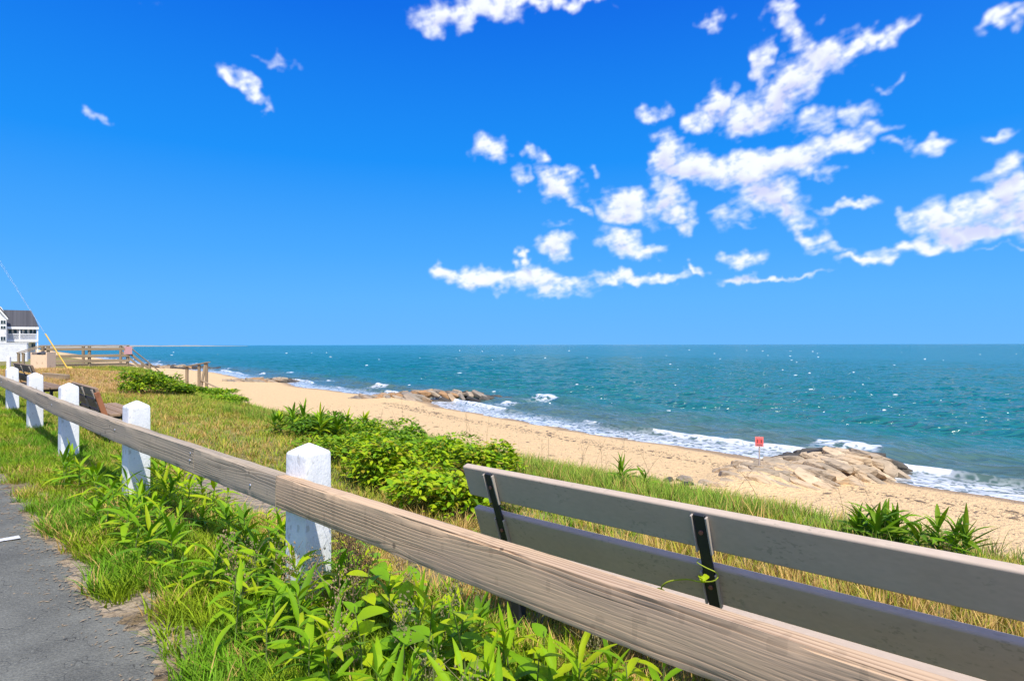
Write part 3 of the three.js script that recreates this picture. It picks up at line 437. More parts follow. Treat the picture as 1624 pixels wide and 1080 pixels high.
// ---------------------------------------------------------------- beach steps: boardwalk, flights, landing
{
  srand(91);
  const o = W(40, 7), s = thing('beach_stairs', 'grey timber boardwalk with railings and steps leading down to the beach', 'stairs', [o.x, 0, o.z]);
  const w = (a, n, y) => { const p = W(a, n, y); return V(p.x - o.x, p.y, p.z - o.z); };
  const F = 0.46, aN = 39.4, aF = 40.9, top = 1.55;
  const P = (name, g) => part(name, g, M.deckWood, s);
  for (let n = 5.1; n < 9.05; n += 0.15) P('deck_plank', beam(w(aN - 0.05, n, F), w(aF + 0.05, n, F), 0.135, 0.035, 0.004));
  P('joist', beam(w(aN, 5.0, F - 0.1), w(aN, 9.1, F - 0.1), 0.05, 0.16)); P('joist', beam(w(aF, 5.0, F - 0.1), w(aF, 9.1, F - 0.1), 0.05, 0.16));
  for (const a of [aN, aF]) {
    for (const n of [5.1, 7.05, 9.0]) P('post', beam(w(a, n, ground(a, n) - 0.3), w(a, n, top - 0.05), 0.12, 0.12));
    const k = a === aN ? -0.085 : 0.085;
    P('cap_rail', beam(w(a, 5.0, top), w(a, 9.1, top), 0.16, 0.045)); P('side_rail', beam(w(a + k, 5.0, top - 0.22), w(a + k, 9.1, top - 0.22), 0.04, 0.14)); P('side_rail', beam(w(a + k, 5.0, top - 0.62), w(a + k, 9.1, top - 0.62), 0.04, 0.14)); P('side_rail', beam(w(a + k, 5.0, top - 0.92), w(a + k, 9.1, top - 0.92), 0.04, 0.14));
    P('cap_rail', beam(w(a, 3.9, top - 0.42), w(a, 5.0, top), 0.14, 0.045)); P('post', beam(w(a, 4.0, ground(a, 4.0) - 0.2), w(a, 4.0, top - 0.42), 0.11, 0.11));
  }
  // first flight, out and down
  const n0 = 9.0, n1 = 11.4, y0 = F, y1 = -1.75;
  const st = 11; for (let i = 0; i < st; i++) { const t = (i + 0.7) / st; P('tread', beam(w(aN, mix(n0, n1, t), mix(y0, y1, t)), w(aF, mix(n0, n1, t), mix(y0, y1, t)), 0.26, 0.04)); }
  for (const a of [aN, aF]) {
    P('stringer', beam(w(a, n0, y0 - 0.15), w(a, n1, y1 - 0.15), 0.05, 0.24)); P('handrail', beam(w(a, n0, y0 + 1.08), w(a, n1, y1 + 1.08), 0.14, 0.045)); P('handrail', beam(w(a, n0, y0 + 0.72), w(a, n1, y1 + 0.72), 0.04, 0.13));
    for (const t of [0.5, 1]) { const n = mix(n0, n1, t); P('post', beam(w(a, n, Math.min(ground(a, n), mix(y0, y1, t)) - 0.4), w(a, n, mix(y0, y1, t) + 1.05), 0.11, 0.11)); }
  }
  // landing, with its outer railing
  for (let n = n1 + 0.08; n < 13.3; n += 0.15) P('deck_plank', beam(w(aN - 0.1, n, y1), w(aF + 0.1, n, y1), 0.135, 0.035, 0.004));
  for (const [a, n, y] of [[39.45, 13.55, 0.36], [39.9, 13.25, 0.26], [40.65, 12.75, 0.1], [aF, 11.5, -0.6]]) P('post', beam(w(a, n, ground(a, n) - 0.5), w(a, n, y), 0.15, 0.15));
  P('cap_rail', beam(w(40.8, 12.62, 0.12), w(39.3, 13.65, 0.44), 0.3, 0.06)); P('side_rail', beam(w(aN, 13.1, y1 + 0.5), w(aF, 13.1, y1 + 0.5), 0.04, 0.14)); P('side_rail', beam(w(aN - 0.3, 11.5, y1 + 0.55), w(aN - 0.3, 13.0, y1 + 0.55), 0.14, 0.05));
  P('post', beam(w(aN - 0.25, 12.9, ground(aN, 12.9) - 0.4), w(aN + 0.1, 13.5, 0.34), 0.12, 0.12));
  // second flight, along the bluff
  const a1 = 35.2, y2 = -2.95, at2 = 10, sh = (t) => 1.3 * t;
  for (let i = 0; i < at2; i++) { const t = (i + 0.7) / at2; P('tread', beam(w(mix(aN, a1, t), 11.9 + sh(t), mix(y1, y2, t)), w(mix(aN, a1, t), 13.1 + sh(t), mix(y1, y2, t)), 0.26, 0.04)); }
  for (const n of [11.8, 13.2]) { const q = n + sh(1); P('stringer', beam(w(aN, n, y1 - 0.15), w(a1, q, y2 - 0.15), 0.05, 0.24)); P('handrail', beam(w(aN, n, y1 + 1.02), w(a1, q, y2 + 1.02), 0.14, 0.05)); P('handrail', beam(w(aN, n, y1 + 0.6), w(a1, q, y2 + 0.6), 0.05, 0.12)); for (const t of [0.45, 1]) { const aa = mix(aN, a1, t), nn = n + sh(t); P('post', beam(w(aa, nn, Math.min(ground(aa, nn), mix(y1, y2, t)) - 0.3), w(aa, nn, mix(y1, y2, t) + 1.0), 0.11, 0.11)); } }
  // faded notice on the corner post
  const q = W(39.4, 9.0), nb = thing('notice_board', 'small faded pink notice board fixed to the boardwalk corner post', 'sign', [q.x, 0.9, q.z], 0.55);
  part('board', new RoundedBoxGeometry(0.42, 0.46, 0.02, 2, 0.006).translate(0.02, 0.34, 0.13), std({ color: lin(0.68, 0.36, 0.38), map: T.paint, roughness: 0.6 }), nb);
  part('bracket', new RoundedBoxGeometry(0.1, 0.3, 0.06, 2, 0.006).translate(0.02, 0.34, 0.09), M.deckWood, nb);
}
// ---------------------------------------------------------------- far left: house, white wall, bin enclosure, guyed pole
{
  srand(101);
  const wm = std({ color: lin(0.78, 0.79, 0.8), roughness: 0.7, map: T.sand }), tr = std({ color: lin(0.85, 0.85, 0.85), roughness: 0.6 }), gl = new THREE.MeshPhysicalMaterial({ color: lin(0.025, 0.05, 0.055), roughness: 0.08, metalness: 0, specularIntensity: 0.8 }), rf = std({ map: T.shingle, roughness: 0.9 });
  const D = 110, s = D / 1000, X = (u) => (u - 812) * s, Y = (v) => 1.55 + (546.5 - v) * s;
  const h = thing('beach_house', 'white two storey beach house with dark shingle roof and balcony', 'house', [X(58.5), Y(570), -D], 0.66); h.scale.x = 0.8; const ox = X(58.5), oy = Y(570);
  const B = (name, u0, u1, v0, v1, z0, z1, m, par = h, r = 0.02) => { const g = new RoundedBoxGeometry(Math.abs(X(u1) - X(u0)), Math.abs(Y(v1) - Y(v0)), Math.abs(z1 - z0), 1, r); g.translate((X(u0) + X(u1)) / 2 - ox, (Y(v0) + Y(v1)) / 2 - oy, (z0 + z1) / 2); return part(name, g, m, par); };
  B('wall', -60, 56, 529, 576, -8, -2.2, wm); B('wall', -60, 56, 518, 529, -8, -1.6, wm);
  B('balcony_floor', 9, 59.5, 538.5, 541, -2.2, 0.25, tr); B('fascia', 8, 60.5, 517.2, 521, -0.2, 0.35, tr); B('soffit', 8, 60, 516.4, 517.6, -1.7, 0.2, tr);
  for (const u of [10.5, 29.5, 57.5]) B('column', u, u + 2.2, 520.5, 576, -0.1, 0.14, tr);
  const rail = B('balcony_rail', 11.5, 57.5, 528.2, 529.2, -0.02, 0.1, tr); for (let u = 12.8; u < 57; u += 1.25) B('baluster', u, u + 0.45, 529, 538.7, 0.0, 0.06, tr, rail, 0.005); B('bottom_rail', 11.5, 57.5, 537.2, 538, 0.0, 0.08, tr, rail);
  for (const u of [13.2, 21, 29, 37.3, 45.5, 51.5]) { const w = B('window', u, u + 5.6, 520.8, 528, -1.62, -1.52, tr); B('pane', u + 0.5, u + 5.1, 521.3, 527.5, -1.53, -1.50, gl, w, 0.004); }
  { const w = B('window', 48.6, 55.4, 542.5, 550, -2.25, -2.12, tr); B('pane', 49.2, 51.8, 543.1, 549.4, -2.13, -2.1, gl, w, 0.004); B('pane', 52.2, 54.8, 543.1, 549.4, -2.13, -2.1, gl, w, 0.004); }
  const prism = (pts, z0, z1, m, name) => { const sh = new THREE.Shape(pts.map(([u, v]) => new THREE.Vector2(X(u) - ox, Y(v) - oy))); const g = new THREE.ExtrudeGeometry(sh, { depth: z1 - z0, bevelEnabled: false }); g.translate(0, 0, z0); const uv = g.attributes.uv; for (let i = 0; i < uv.count; i++) uv.setXY(i, uv.getX(i) / 4, uv.getY(i) / 4); return part(name, g, m, h); };
  { // main roof: ridge across, slope down to the balcony eave
    const P = [[-60, 516.6, 0.4], [60.5, 516.6, 0.4], [51.5, 489.5, -4.6], [-60, 489.5, -4.6], [60.5, 516.6, -9.4], [-60, 516.6, -9.4]].map(([u, v, z]) => [X(u) - ox, Y(v) - oy, z]);
    P[2][0] = X(49) - ox; const g = new THREE.BufferGeometry(), id = [[0, 1, 2], [0, 2, 3], [3, 2, 4], [3, 4, 5], [1, 4, 2], [0, 3, 5], [0, 5, 4], [0, 4, 1]], pos = [], uv = []; for (const t of id) for (const k of t) { pos.push(...P[k]); uv.push(P[k][0] / 4, (P[k][1] + P[k][2] * 0.6) / 4); }
    g.setAttribute('position', new THREE.Float32BufferAttribute(pos, 3)); g.setAttribute('uv', new THREE.Float32BufferAttribute(uv, 2)); g.computeVertexNormals(); part('roof', g, rf, h);
  }
  // gabled wing on the left, nearer
  B('wing_wall', -60, 11, 505, 574, 0.5, 3.0, wm); prism([[-60, 505], [11.5, 505], [4, 489], [-30, 470], [-60, 478]], 0.6, 2.9, wm, 'gable');
  { const a = V(X(13) - ox, Y(506.5) - oy, 1.75), b = V(X(-12) - ox, Y(478) - oy, 1.75); part('rake_board', beam(a, b, 2.9, 0.28, 0.02), tr, h); part('wing_roof', beam(a.clone().add(V(0.15, 0.2, 0)), b.clone().add(V(0.15, 0.2, 0)), 3.1, 0.12, 0.02), rf, h); }
  for (const [v0, v1] of [[508, 514], [516.5, 521.5], [532.5, 539]]) { const w = B('window', 2, 10, v0, v1, 2.95, 3.08, tr); B('pane', 2.5, 5.7, v0 + 0.5, v1 - 0.5, 3.07, 3.1, gl, w, 0.004); B('pane', 6.3, 9.5, v0 + 0.5, v1 - 0.5, 3.07, 3.1, gl, w, 0.004); }
  // white wall in front
  const wl = thing('white_wall', 'long plain white wall in front of the beach house', 'wall', [-62.5, -0.4, -78]); part('wall', new RoundedBoxGeometry(6.4, 2.25, 0.25, 2, 0.02).translate(-0.7, 1.1, 0), wm, wl); part('coping', new RoundedBoxGeometry(6.5, 0.08, 0.33, 2, 0.01).translate(-0.7, 2.265, 0), tr, wl);
  // tan bin enclosure
  { const d = 29.5, x = (61.5 - 812) / 1000 * d, [a, n] = AN(x, -d), gy = ground(a, n), e = thing('bin_enclosure', 'tan board enclosure round a dark waste bin beyond the fence', 'enclosure', [x, gy, -d], 0.12), tm = std({ color: lin(0.98, 0.72, 0.48), map: T.paint, roughness: 0.8 }), hh = 1.55 - 11.5 * d / 1000 - gy;
    for (const k of [-1, 1]) part('side_panel', box(0.05, hh + 0.04, 0.7, k * 0.33, hh / 2, -0.3), tm, e); part('front_panel', box(0.61, hh - 0.1, 0.04, 0, hh / 2 - 0.05, 0.03), tm, e); part('back_panel', box(0.61, hh - 0.1, 0.04, 0, hh / 2 - 0.05, -0.62), tm, e);
    const bn = thing('waste_bin', 'dark waste bin standing inside the tan enclosure', 'bin', [x, gy, -d], 0.12); const bm = std({ color: lin(0.03, 0.032, 0.035), roughness: 0.5 }); part('body', new THREE.CylinderGeometry(0.24, 0.2, hh * 0.92, 16).translate(0, hh * 0.46, -0.3), bm, bn); part('lid', new THREE.SphereGeometry(0.25, 16, 6, 0, 6.3, 0, 1.57).scale(1, 0.45, 1).translate(0, hh * 0.92, -0.3), bm, bn); }
  // guy wires with yellow guard, and the pole they hold (left of the picture)
  { const d = 31, ax = (108 - 812) / 1000 * d, [a, n] = AN(ax, -d), gy = ground(a, n), g = thing('guy_wire', 'slanting guy wires with a yellow plastic guard at the ground', 'guy wire', [ax, gy, -d]);
    const dir = V(-33, 51, 0).normalize(), y0 = 0.05, Lg = 1.9 * 1.12, foot = V(0, y0, 0), ym = std({ color: lin(0.72, 0.46, 0.06), roughness: 0.5 });
    part('guard', tube([foot, foot.clone().addScaledVector(dir, Lg)], 0.032, 0.032, 10), ym, g); part('anchor_cover', new THREE.SphereGeometry(0.17, 14, 8).scale(1, 0.7, 0.8).translate(0.04, 0.10, 0), ym, g);
    part('wire', tube([foot.clone().addScaledVector(dir, Lg - 0.05), foot.clone().addScaledVector(dir, 13)], 0.004, 0.004, 5), M.zinc, g); part('wire', tube([foot.clone().addScaledVector(dir, Lg - 0.05), foot.clone().addScaledVector(dir, 11.2).add(V(0.25, -0.1, 0))], 0.004, 0.004, 5), M.zinc, g);
    const px = ax + dir.x * 13, pz = -d, [pa, pn] = AN(px, pz), pg = ground(pa, pn), po = thing('utility_pole', 'wooden utility pole holding the guy wires, left of the picture', 'pole', [px, pg, pz]); part('shaft', new THREE.CylinderGeometry(0.13, 0.17, 12, 12).translate(0, 5.6, 0), M.railGrey, po); part('cross_arm', box(2.2, 0.12, 0.1, 0, 11.0, 0.18), M.railGrey, po); }
  // low timber lying behind the second span, and a white post at the left edge
  { const d = 23, p = V((70 - 812) / 1000 * d, 0, -d), q = V((106 - 812) / 1000 * (d - 0.4), 0, -(d - 0.4)); for (const v of [p, q]) { const [a, n] = AN(v.x, v.z); v.y = ground(a, n) + 0.10; } tag(part('ground_timber', beam(p, q, 0.2, 0.2, 0.012), M.deckWood, scene), 'grey timber beam lying on the grass beyond the white posts', 'timber'); }
  { const d = 30, x = (13 - 812) / 1000 * d, [a, n] = AN(x, -d), gy = ground(a, n), m = part('white_marker_post', postGeo(0.75, [0, 0], 0.14), M.white, scene); m.position.set(x, gy, -d); m.rotation.y = 0.2; tag(m, 'short white marker post at the left edge, before the white wall', 'post'); }
}
// ---------------------------------------------------------------- vegetation
const leafMat = (r, g, b, t = 0.38) => new THREE.MeshPhysicalMaterial({ color: lin(r, g, b), roughness: 0.6, transmission: t, thickness: 0, side: THREE.DoubleSide, specularIntensity: 0.25 });
function leafGeo(shape, seg, curl, fold, twist = 0) {      // one leaf, base at the origin, 1 long on +x; shape(t) is its half width
  const P = [], I = [], U = []; let x = 0, y = 0, ang = 0;
  for (let i = 0; i <= seg; i++) {
    const t = i / seg, w = shape(t), tw = twist * t; if (i) { ang = -curl * t; x += Math.cos(ang) / seg; y += Math.sin(ang) / seg; }
    for (const s of [-1, 0, 1]) { const lift = Math.abs(s) * w * fold; P.push(x - Math.sin(ang) * lift, y + Math.cos(ang) * lift + s * w * Math.sin(tw), s * w * Math.cos(tw)); U.push(t, (s + 1) / 2); }
    if (i) { const b = i * 3; for (const k of [0, 1]) I.push(b + k - 3, b + k - 2, b + k, b + k, b + k - 2, b + k + 1); }
  }
  const g = new THREE.BufferGeometry(); g.setAttribute('position', new THREE.Float32BufferAttribute(P, 3)); g.setAttribute('uv', new THREE.Float32BufferAttribute(U, 2)); g.setIndex(I); g.computeVertexNormals(); return g;
}
const lance = (w) => (t) => w * Math.pow(Math.sin(Math.PI * Math.pow(clamp(t * 0.97 + 0.02), 0.75)), 0.9) + 0.004;
const ovate = (w) => (t) => w * Math.pow(Math.sin(Math.PI * Math.pow(clamp(t * 0.985 + 0.015), 0.62)), 0.75) + 0.003;
srand(201);
const G4 = { lance: [leafGeo(lance(0.085), 6, 0.9, 0.35), leafGeo(lance(0.075), 6, 0.45, 0.4, 0.4), leafGeo(lance(0.095), 6, 1.3, 0.3, -0.3), leafGeo(lance(0.07), 6, 0.15, 0.45)], oval: [leafGeo(ovate(0.30), 5, 0.6, 0.25), leafGeo(ovate(0.34), 5, 0.3, 0.3, 0.2), leafGeo(ovate(0.26), 5, 0.9, 0.2, -0.2)] };
const greens = [leafMat(0.193, 0.384, 0.0070), leafMat(0.272, 0.459, 0.0070), leafMat(0.136, 0.288, 0.0091), leafMat(0.385, 0.491, 0.0091)], limes = [leafMat(0.432, 0.554, 0.0070), leafMat(0.306, 0.491, 0.0063), leafMat(0.193, 0.394, 0.0105)], darks = [leafMat(0.079, 0.181, 0.0091), leafMat(0.125, 0.255, 0.0105), leafMat(0.182, 0.309, 0.0105)];
const stemMat = std({ color: lin(0.13, 0.17, 0.04), roughness: 0.8 }), dryMat = std({ color: lin(0.30, 0.20, 0.10), roughness: 0.9 }), brownMat = std({ color: lin(0.13, 0.075, 0.04), roughness: 0.9 });
const ORD = ['first', 'second', 'third', 'fourth', 'fifth', 'sixth', 'seventh', 'eighth', 'ninth', 'tenth', 'eleventh', 'twelfth', 'thirteenth', 'fourteenth', 'fifteenth', 'sixteenth', 'seventeenth', 'eighteenth', 'nineteenth', 'twentieth'];
const ord = (i) => i < 20 ? ORD[i] : i < 40 ? 'twenty-' + ORD[i - 20] : 'thirty-' + ORD[Math.min(19, i - 40)];
function inOrder(list, say) { list.sort((p, q) => p.position.x / -p.position.z - q.position.x / -q.position.z).forEach((o, i) => { o.userData.label = say(ord(i), o); }); }
function plant(name, label, category, group, a, n, h, count, geos, len, mats, up0 = 0.25, up1 = 1.25) {
  const gy = ground(a, n), p = W(a, n, gy), o = thing(name, label, category, [p.x, p.y - 0.01, p.z], rr(0, 6.28), group), lx = rr(-0.12, 0.12) * h, lz = rr(-0.12, 0.12) * h;
  const at = (t) => V(lx * t * t, h * t, lz * t * t);
  part('stem', tube([at(0), at(0.5), at(1)], 0.004 + h * 0.006, 0.0022, 5, 4), stemMat, o);
  for (let i = 0; i < count; i++) {
    const t = 0.08 + 0.92 * (i + rnd() * 0.6) / count, m = part('leaf', pick(geos), pick(mats), o), q = at(Math.min(1, t)), s = len * rr(0.7, 1.25) * (0.75 + 0.45 * Math.sin(Math.PI * Math.min(1, t * 0.9)));
    m.position.copy(q); m.rotation.set(rr(-0.4, 0.4), i * 2.4 + rr(-0.5, 0.5), mix(up0, up1, t * t) + rr(-0.3, 0.3), 'YZX'); m.scale.setScalar(s);
  }
  return o;
}
{
  srand(303); let k = 0; const spots = [], rows = [[], [], [], []], broad = [];
  const far = (a, n, d) => spots.every(([x, y]) => Math.hypot(a - x, n - y) > d);
  const lp = 'bright green lance-leaved weed in the grass verge beside the parking lot';
  for (let tries = 0; tries < 4000 && k < 120; tries++) {
    const a = rr(-2.3, 4.6), n = rr(-0.62, 0.30), keep = a < 0.6 ? 1.3 : a < 1.6 ? 0.8 : a < 3.2 ? 0.75 : 0.35; if (rnd() > keep || !far(a, n, 0.12) || Math.hypot(a, n) < 0.17 || (n > -0.2 && n < -0.05 && rnd() < 0.6)) continue;
    spots.push([a, n]); k++; rows[(n < -0.3 ? 0 : 1) + (a < 0 ? 2 : 0)].push(plant('lance_leaf_weed', lp, 'plant', 'lance-leaved weeds in the verge', a, n, rr(0.16, 0.36), 11 + Math.floor(rnd() * 9), G4.lance, rr(0.13, 0.21), rnd() < 0.75 ? greens : limes));
  }
  k = 0; for (let tries = 0; tries < 900 && k < 30; tries++) { const a = rr(-2.4, 0.1), n = rr(-0.40, 0.34); if (!far(a, n, 0.14) || Math.hypot(a, n) < 0.17) continue; spots.push([a, n]); k++; broad.push(plant('broad_leaf_weed', 'lime green broad-leaved weed growing under the timber rail', 'plant', 'broad-leaved weeds under the rail', a, n, rr(0.2, 0.46), 6 + Math.floor(rnd() * 6), G4.oval, rr(0.085, 0.13), limes, 0.1, 0.7)); }
  ['asphalt side, left of nearest post', 'rail side, left of nearest post', 'asphalt side, right of nearest post', 'rail side, right of nearest post'].forEach((w, i) => inOrder(rows[i], (q) => q + ' lance-leaved weed from left, ' + w));
  inOrder(broad, (q) => q + ' lime green broad-leaved weed from the left under the timber rail');
  // strappy clumps on the bluff edge
  const cl = [[], [], []], spotsC = [];
  for (let i = 0; i < 11; i++) spotsC.push([-2.2 + rr(-0.75, 0.65), 4.65 + rr(-0.3, 0.25), rr(0.18, 0.34), rr(0.2, 0.27), 24, 0]);
  spotsC.push([1.1, 5.0, 0.34, 0.24, 20, 1], [1.3, 5.2, 0.28, 0.22, 18, 1], [0.9, 5.2, 0.24, 0.2, 18, 1]);
  for (let i = 0; i < 12; i++) spotsC.push([7.2 + rr(-1.5, 1.3), 3.9 + rr(-0.6, 0.5), rr(0.28, 0.5), rr(0.2, 0.28), 26, 2]);
  for (const [a, n, h, l, c, lab] of spotsC) cl[lab].push(plant('strap_leaf_clump', 'x', 'plant', ['strap-leaved clumps above the bench', 'strap-leaved clumps below the jetty', 'strap-leaved clumps left of the bushes'][lab], a, n, h, c, G4.lance, l, lab === 2 ? darks.concat(greens) : darks.slice(1).concat(greens[0]), 0.3, 1.45));
  ['above the right part of the large bench', 'on the bluff edge, left of the beach sign', 'on the grass left of the leafy bushes'].forEach((w, i) => inOrder(cl[i], (q) => q + ' green strap-leaved clump from the left ' + w));
}
// dry stalks: curved stems with small seeds
function stalk(name, label, category, group, a, n, h, bend, seeds, mat, branches = 0) {
  const gy = ground(a, n), p = W(a, n, gy), o = thing(name, label, category, [p.x, p.y - 0.02, p.z], rr(0, 6.28), group), at = (t) => V(bend * t * t, h * t, 0.1 * bend * Math.sin(t * 3));
  const list = [tube([at(0), at(0.35), at(0.7), at(1)], 0.0035, 0.0015, 4, 8)];
  for (let b = 0; b < branches; b++) { const t = rr(0.4, 0.9), q = at(t), e = q.clone().add(V(rr(-0.09, 0.09), rr(0.05, 0.14), rr(-0.09, 0.09))); list.push(tube([q, e], 0.0018, 0.001, 3)); }
  part('stem', mergeGeometries(list.map((g) => g.toNonIndexed())), mat, o);
  if (seeds) { const sg = []; for (let k = 0; k < seeds; k++) { const t = rr(0.5, 1.03), q = at(t), s = rr(0.003, 0.006), g = new THREE.OctahedronGeometry(s, 0); g.scale(1, 1.7, 1); const sp = 0.05 * (branches ? 1 : 0.35); g.translate(q.x + rr(-sp, sp), q.y + rr(-0.01, 0.04), q.z + rr(-sp, sp)); sg.push(g); } const m = part('seed_head', mergeGeometries(sg), mat, o); m.userData.kind = 'stuff'; }
  return o;
}
{
  srand(404);
  const dryA = std({ color: lin(0.34, 0.24, 0.13), roughness: 0.9 }), dryB = std({ color: lin(0.25, 0.22, 0.10), roughness: 0.9 });
  const L4 = [[], [], [], []];
  for (let k = 0; k < 7; k++) L4[0].push(stalk('dock_stalk', 'dark brown dry seed stalk beside the nearest white post', 'plant', 'brown seed stalks by the nearest post', rr(-0.42, -0.14), rr(-0.10, 0.22), rr(0.35, 0.55), rr(-0.1, 0.1), 60, brownMat, 7));
  for (let k = 0; k < 22; k++) L4[1].push(stalk('seeding_grass', 'fluffy tan seed head on a thin stem under the timber rail', 'plant', 'seeding grasses under the rail', rr(-2.4, 0.5), rr(-0.45, 0.5), rr(0.25, 0.48), rr(-0.08, 0.08), 70, pick([dryA, dryB]), 9));
  for (let k = 0; k < 18; k++) { const a = rr(0.2, 7), n = rr(4.8, 6.3); L4[2].push(stalk('bare_stalk', 'thin curved bare stalk rising above the bushes against the sand', 'plant', 'bare stalks above the bushes', a, n, rr(0.45, 0.95), rr(-0.35, 0.35), 0, dryMat, 2)); }
  for (let k = 0; k < 4; k++) L4[3].push(stalk('reed_stalk', 'thin dry stalk leaning over the sand above the large bench', 'plant', 'dry stalks above the bench', rr(-1.7, -0.2), rr(5, 5.8), rr(0.5, 0.8), rr(-0.4, -0.1), 0, dryMat, 2));
  ['dark brown dry seed stalk from the left beside the nearest white post', 'fluffy tan seeding grass from the left under the timber rail', 'thin bare curved stalk from the left, above the bushes', 'thin dry stalk from the left, leaning over sand above the bench'].forEach((w, i) => inOrder(L4[i], (q) => q + ' ' + w));
}
// leafy bushes
function bush(name, label, a, n, rad, h, count, mats, len, group, geos = G4.oval) {
  const gy = ground(a, n), p = W(a, n, gy), o = thing(name, label, 'bush', [p.x, p.y, p.z], 0, group), lumps = []; const L = 12;
  for (let k = 0; k < L; k++) { const t = rr(0, 6.28), q = rad * 0.72 * Math.sqrt(rnd()); lumps.push([Math.cos(t) * q, h * rr(0.2, 0.72), Math.sin(t) * q, rad * rr(0.2, 0.42), h * rr(0.2, 0.42)]); }
  for (let k = 0; k < 9; k++) { const l = lumps[k % L]; part('stem', tube([V(rr(-0.08, 0.08), -0.05, rr(-0.08, 0.08)), V(l[0] * 0.5, l[1] * 0.5, l[2] * 0.5), V(l[0], l[1], l[2])], 0.012, 0.004, 5, 4), brownMat, o); }
  const per = mats.map(() => []), m4 = new THREE.Matrix4(), qt = new THREE.Quaternion(), e = new THREE.Euler();
  for (let k = 0; k < count; k++) {
    const l = pick(lumps), t = rr(0, 6.28), z = Math.pow(rnd(), 0.65) * 1.25 - 0.25, r = Math.sqrt(Math.max(0, 1 - z * z)), f = 0.62 + 0.46 * Math.pow(rnd(), 0.5) + (rnd() < 0.12 ? rr(0.1, 0.5) : 0), pos = V(l[0] + Math.cos(t) * r * l[3] * f, Math.max(0.02, l[1] + z * l[4] * f), l[2] + Math.sin(t) * r * l[3] * f);
    e.set(rr(-0.5, 0.5), -t + rr(-0.9, 0.9), mix(-0.2, 0.8, rnd()), 'YZX'); qt.setFromEuler(e); m4.compose(pos, qt, V(1, 1, 1).multiplyScalar(len * rr(0.6, 1.3)));
    const g = pick(geos).clone().applyMatrix4(m4); per[Math.floor(rnd() * mats.length)].push(g);
  }
  per.forEach((l, i) => { if (l.length) { const f = part('foliage', mergeGeometries(l), mats[i], o); f.userData.kind = 'stuff'; } });
}
{
  srand(505); const oval3 = [leafGeo(ovate(0.28), 3, 0.6, 0.3), leafGeo(ovate(0.33), 3, 0.2, 0.25, 0.2), leafGeo(ovate(0.24), 3, 1.0, 0.2)];
  const yl = leafMat(0.361, 0.310, 0.0210), bm = [limes[0], limes[1], greens[0], darks[1], greens[3], limes[0], limes[1], yl], gp = 'leafy bushes left of the large bench';
  bush('leafy_bush', 'bright green bush hugging the left end of the large bench', 1.35, 2.2, 0.72, 0.50, 2600, bm, 0.075, gp, oval3);
  bush('leafy_bush', 'tallest lime green bush between nearest white post and sand', 2.6, 2.7, 0.9, 0.58, 3400, bm, 0.075, gp, oval3);
  bush('leafy_bush', 'green bush on the bluff side, behind the bench end', 2.5, 3.7, 0.7, 0.50, 2000, bm, 0.072, gp, oval3);
  bush('leafy_bush', 'darker green bush at the back of the clump, nearest the sand', 3.9, 3.9, 0.8, 0.6, 2400, [darks[1], darks[2], greens[0], limes[1]], 0.07, gp, oval3);
  bush('leafy_bush', 'loose green bush at the left of the clump above the white post', 4.6, 3.0, 0.75, 0.42, 1700, [greens[0], greens[3], darks[2]], 0.07, gp, oval3);
  bush('leafy_bush', 'small low bush at the far edge of the clump', 5.6, 4.3, 0.7, 0.45, 1500, [darks[1], greens[0], greens[3]], 0.07, gp, oval3);
  bush('leafy_bush', 'dark green bush among the strap-leaved clumps, left of the others', 7.1, 3.9, 0.8, 0.42, 1700, [darks[0], darks[1], greens[0]], 0.08, gp, oval3);
  const far = [greens[3], limes[1], darks[1], darks[0]];
  bush('round_bush', 'rounded dark green bush below the boardwalk railing', 18.3, 4.2, 0.95, 0.75, 2600, far, 0.10, 'bushes before the beach stairs', oval3);
  bush('round_bush', 'low green bush beside the rounded one, before the stair landing', 19.0, 5.4, 0.9, 0.34, 1700, far, 0.10, 'bushes before the beach stairs', oval3);
  bush('round_bush', 'spreading green bush at the bluff edge, right of the stair landing', 18.6, 6.6, 0.9, 0.26, 1500, [greens[3], greens[0], limes[1], darks[1]], 0.10, 'bushes before the beach stairs', oval3);
  bush('round_bush', 'green bush on the bluff face under the lower handrail', 23, 7.6, 1.3, 0.28, 2000, [greens[3], greens[0], limes[1], darks[1]], 0.11, 'bushes before the beach stairs', oval3);
}
// grasses
function tuft(blades, spread, w, bend, segs = 3) {          // 1 high
  const P = [], I = [];
  for (let b = 0; b < blades; b++) {
    const t = rr(0, 6.28), q = spread * Math.sqrt(rnd()), bx = Math.cos(t) * q, bz = Math.sin(t) * q, dir = t + rr(-0.9, 0.9), h = rr(0.55, 1), bd = bend * rr(0.3, 1.3) * h, c = Math.cos(dir), s = Math.sin(dir), fx = -s, fz = c, o = P.length / 3;
    for (let i = 0; i <= segs; i++) { const k = i / segs, ww = w * (1 - k * k * 0.98) * 0.5, x = bx + c * bd * k * k, z = bz + s * bd * k * k, y = h * (k - 0.18 * bd * k * k); P.push(x - fx * ww, y, z - fz * ww, x + fx * ww, y, z + fz * ww); if (i) { const A = o + i * 2; I.push(A - 2, A - 1, A, A, A - 1, A + 1); } }
  }
  const g = new THREE.BufferGeometry(); g.setAttribute('position', new THREE.Float32BufferAttribute(P, 3)); g.setIndex(I); g.computeVertexNormals(); return g;
}
const grassMat = new THREE.MeshPhysicalMaterial({ color: 0xffffff, roughness: 0.6, transmission: 0.3, thickness: 0, side: THREE.DoubleSide, specularIntensity: 0.2 });
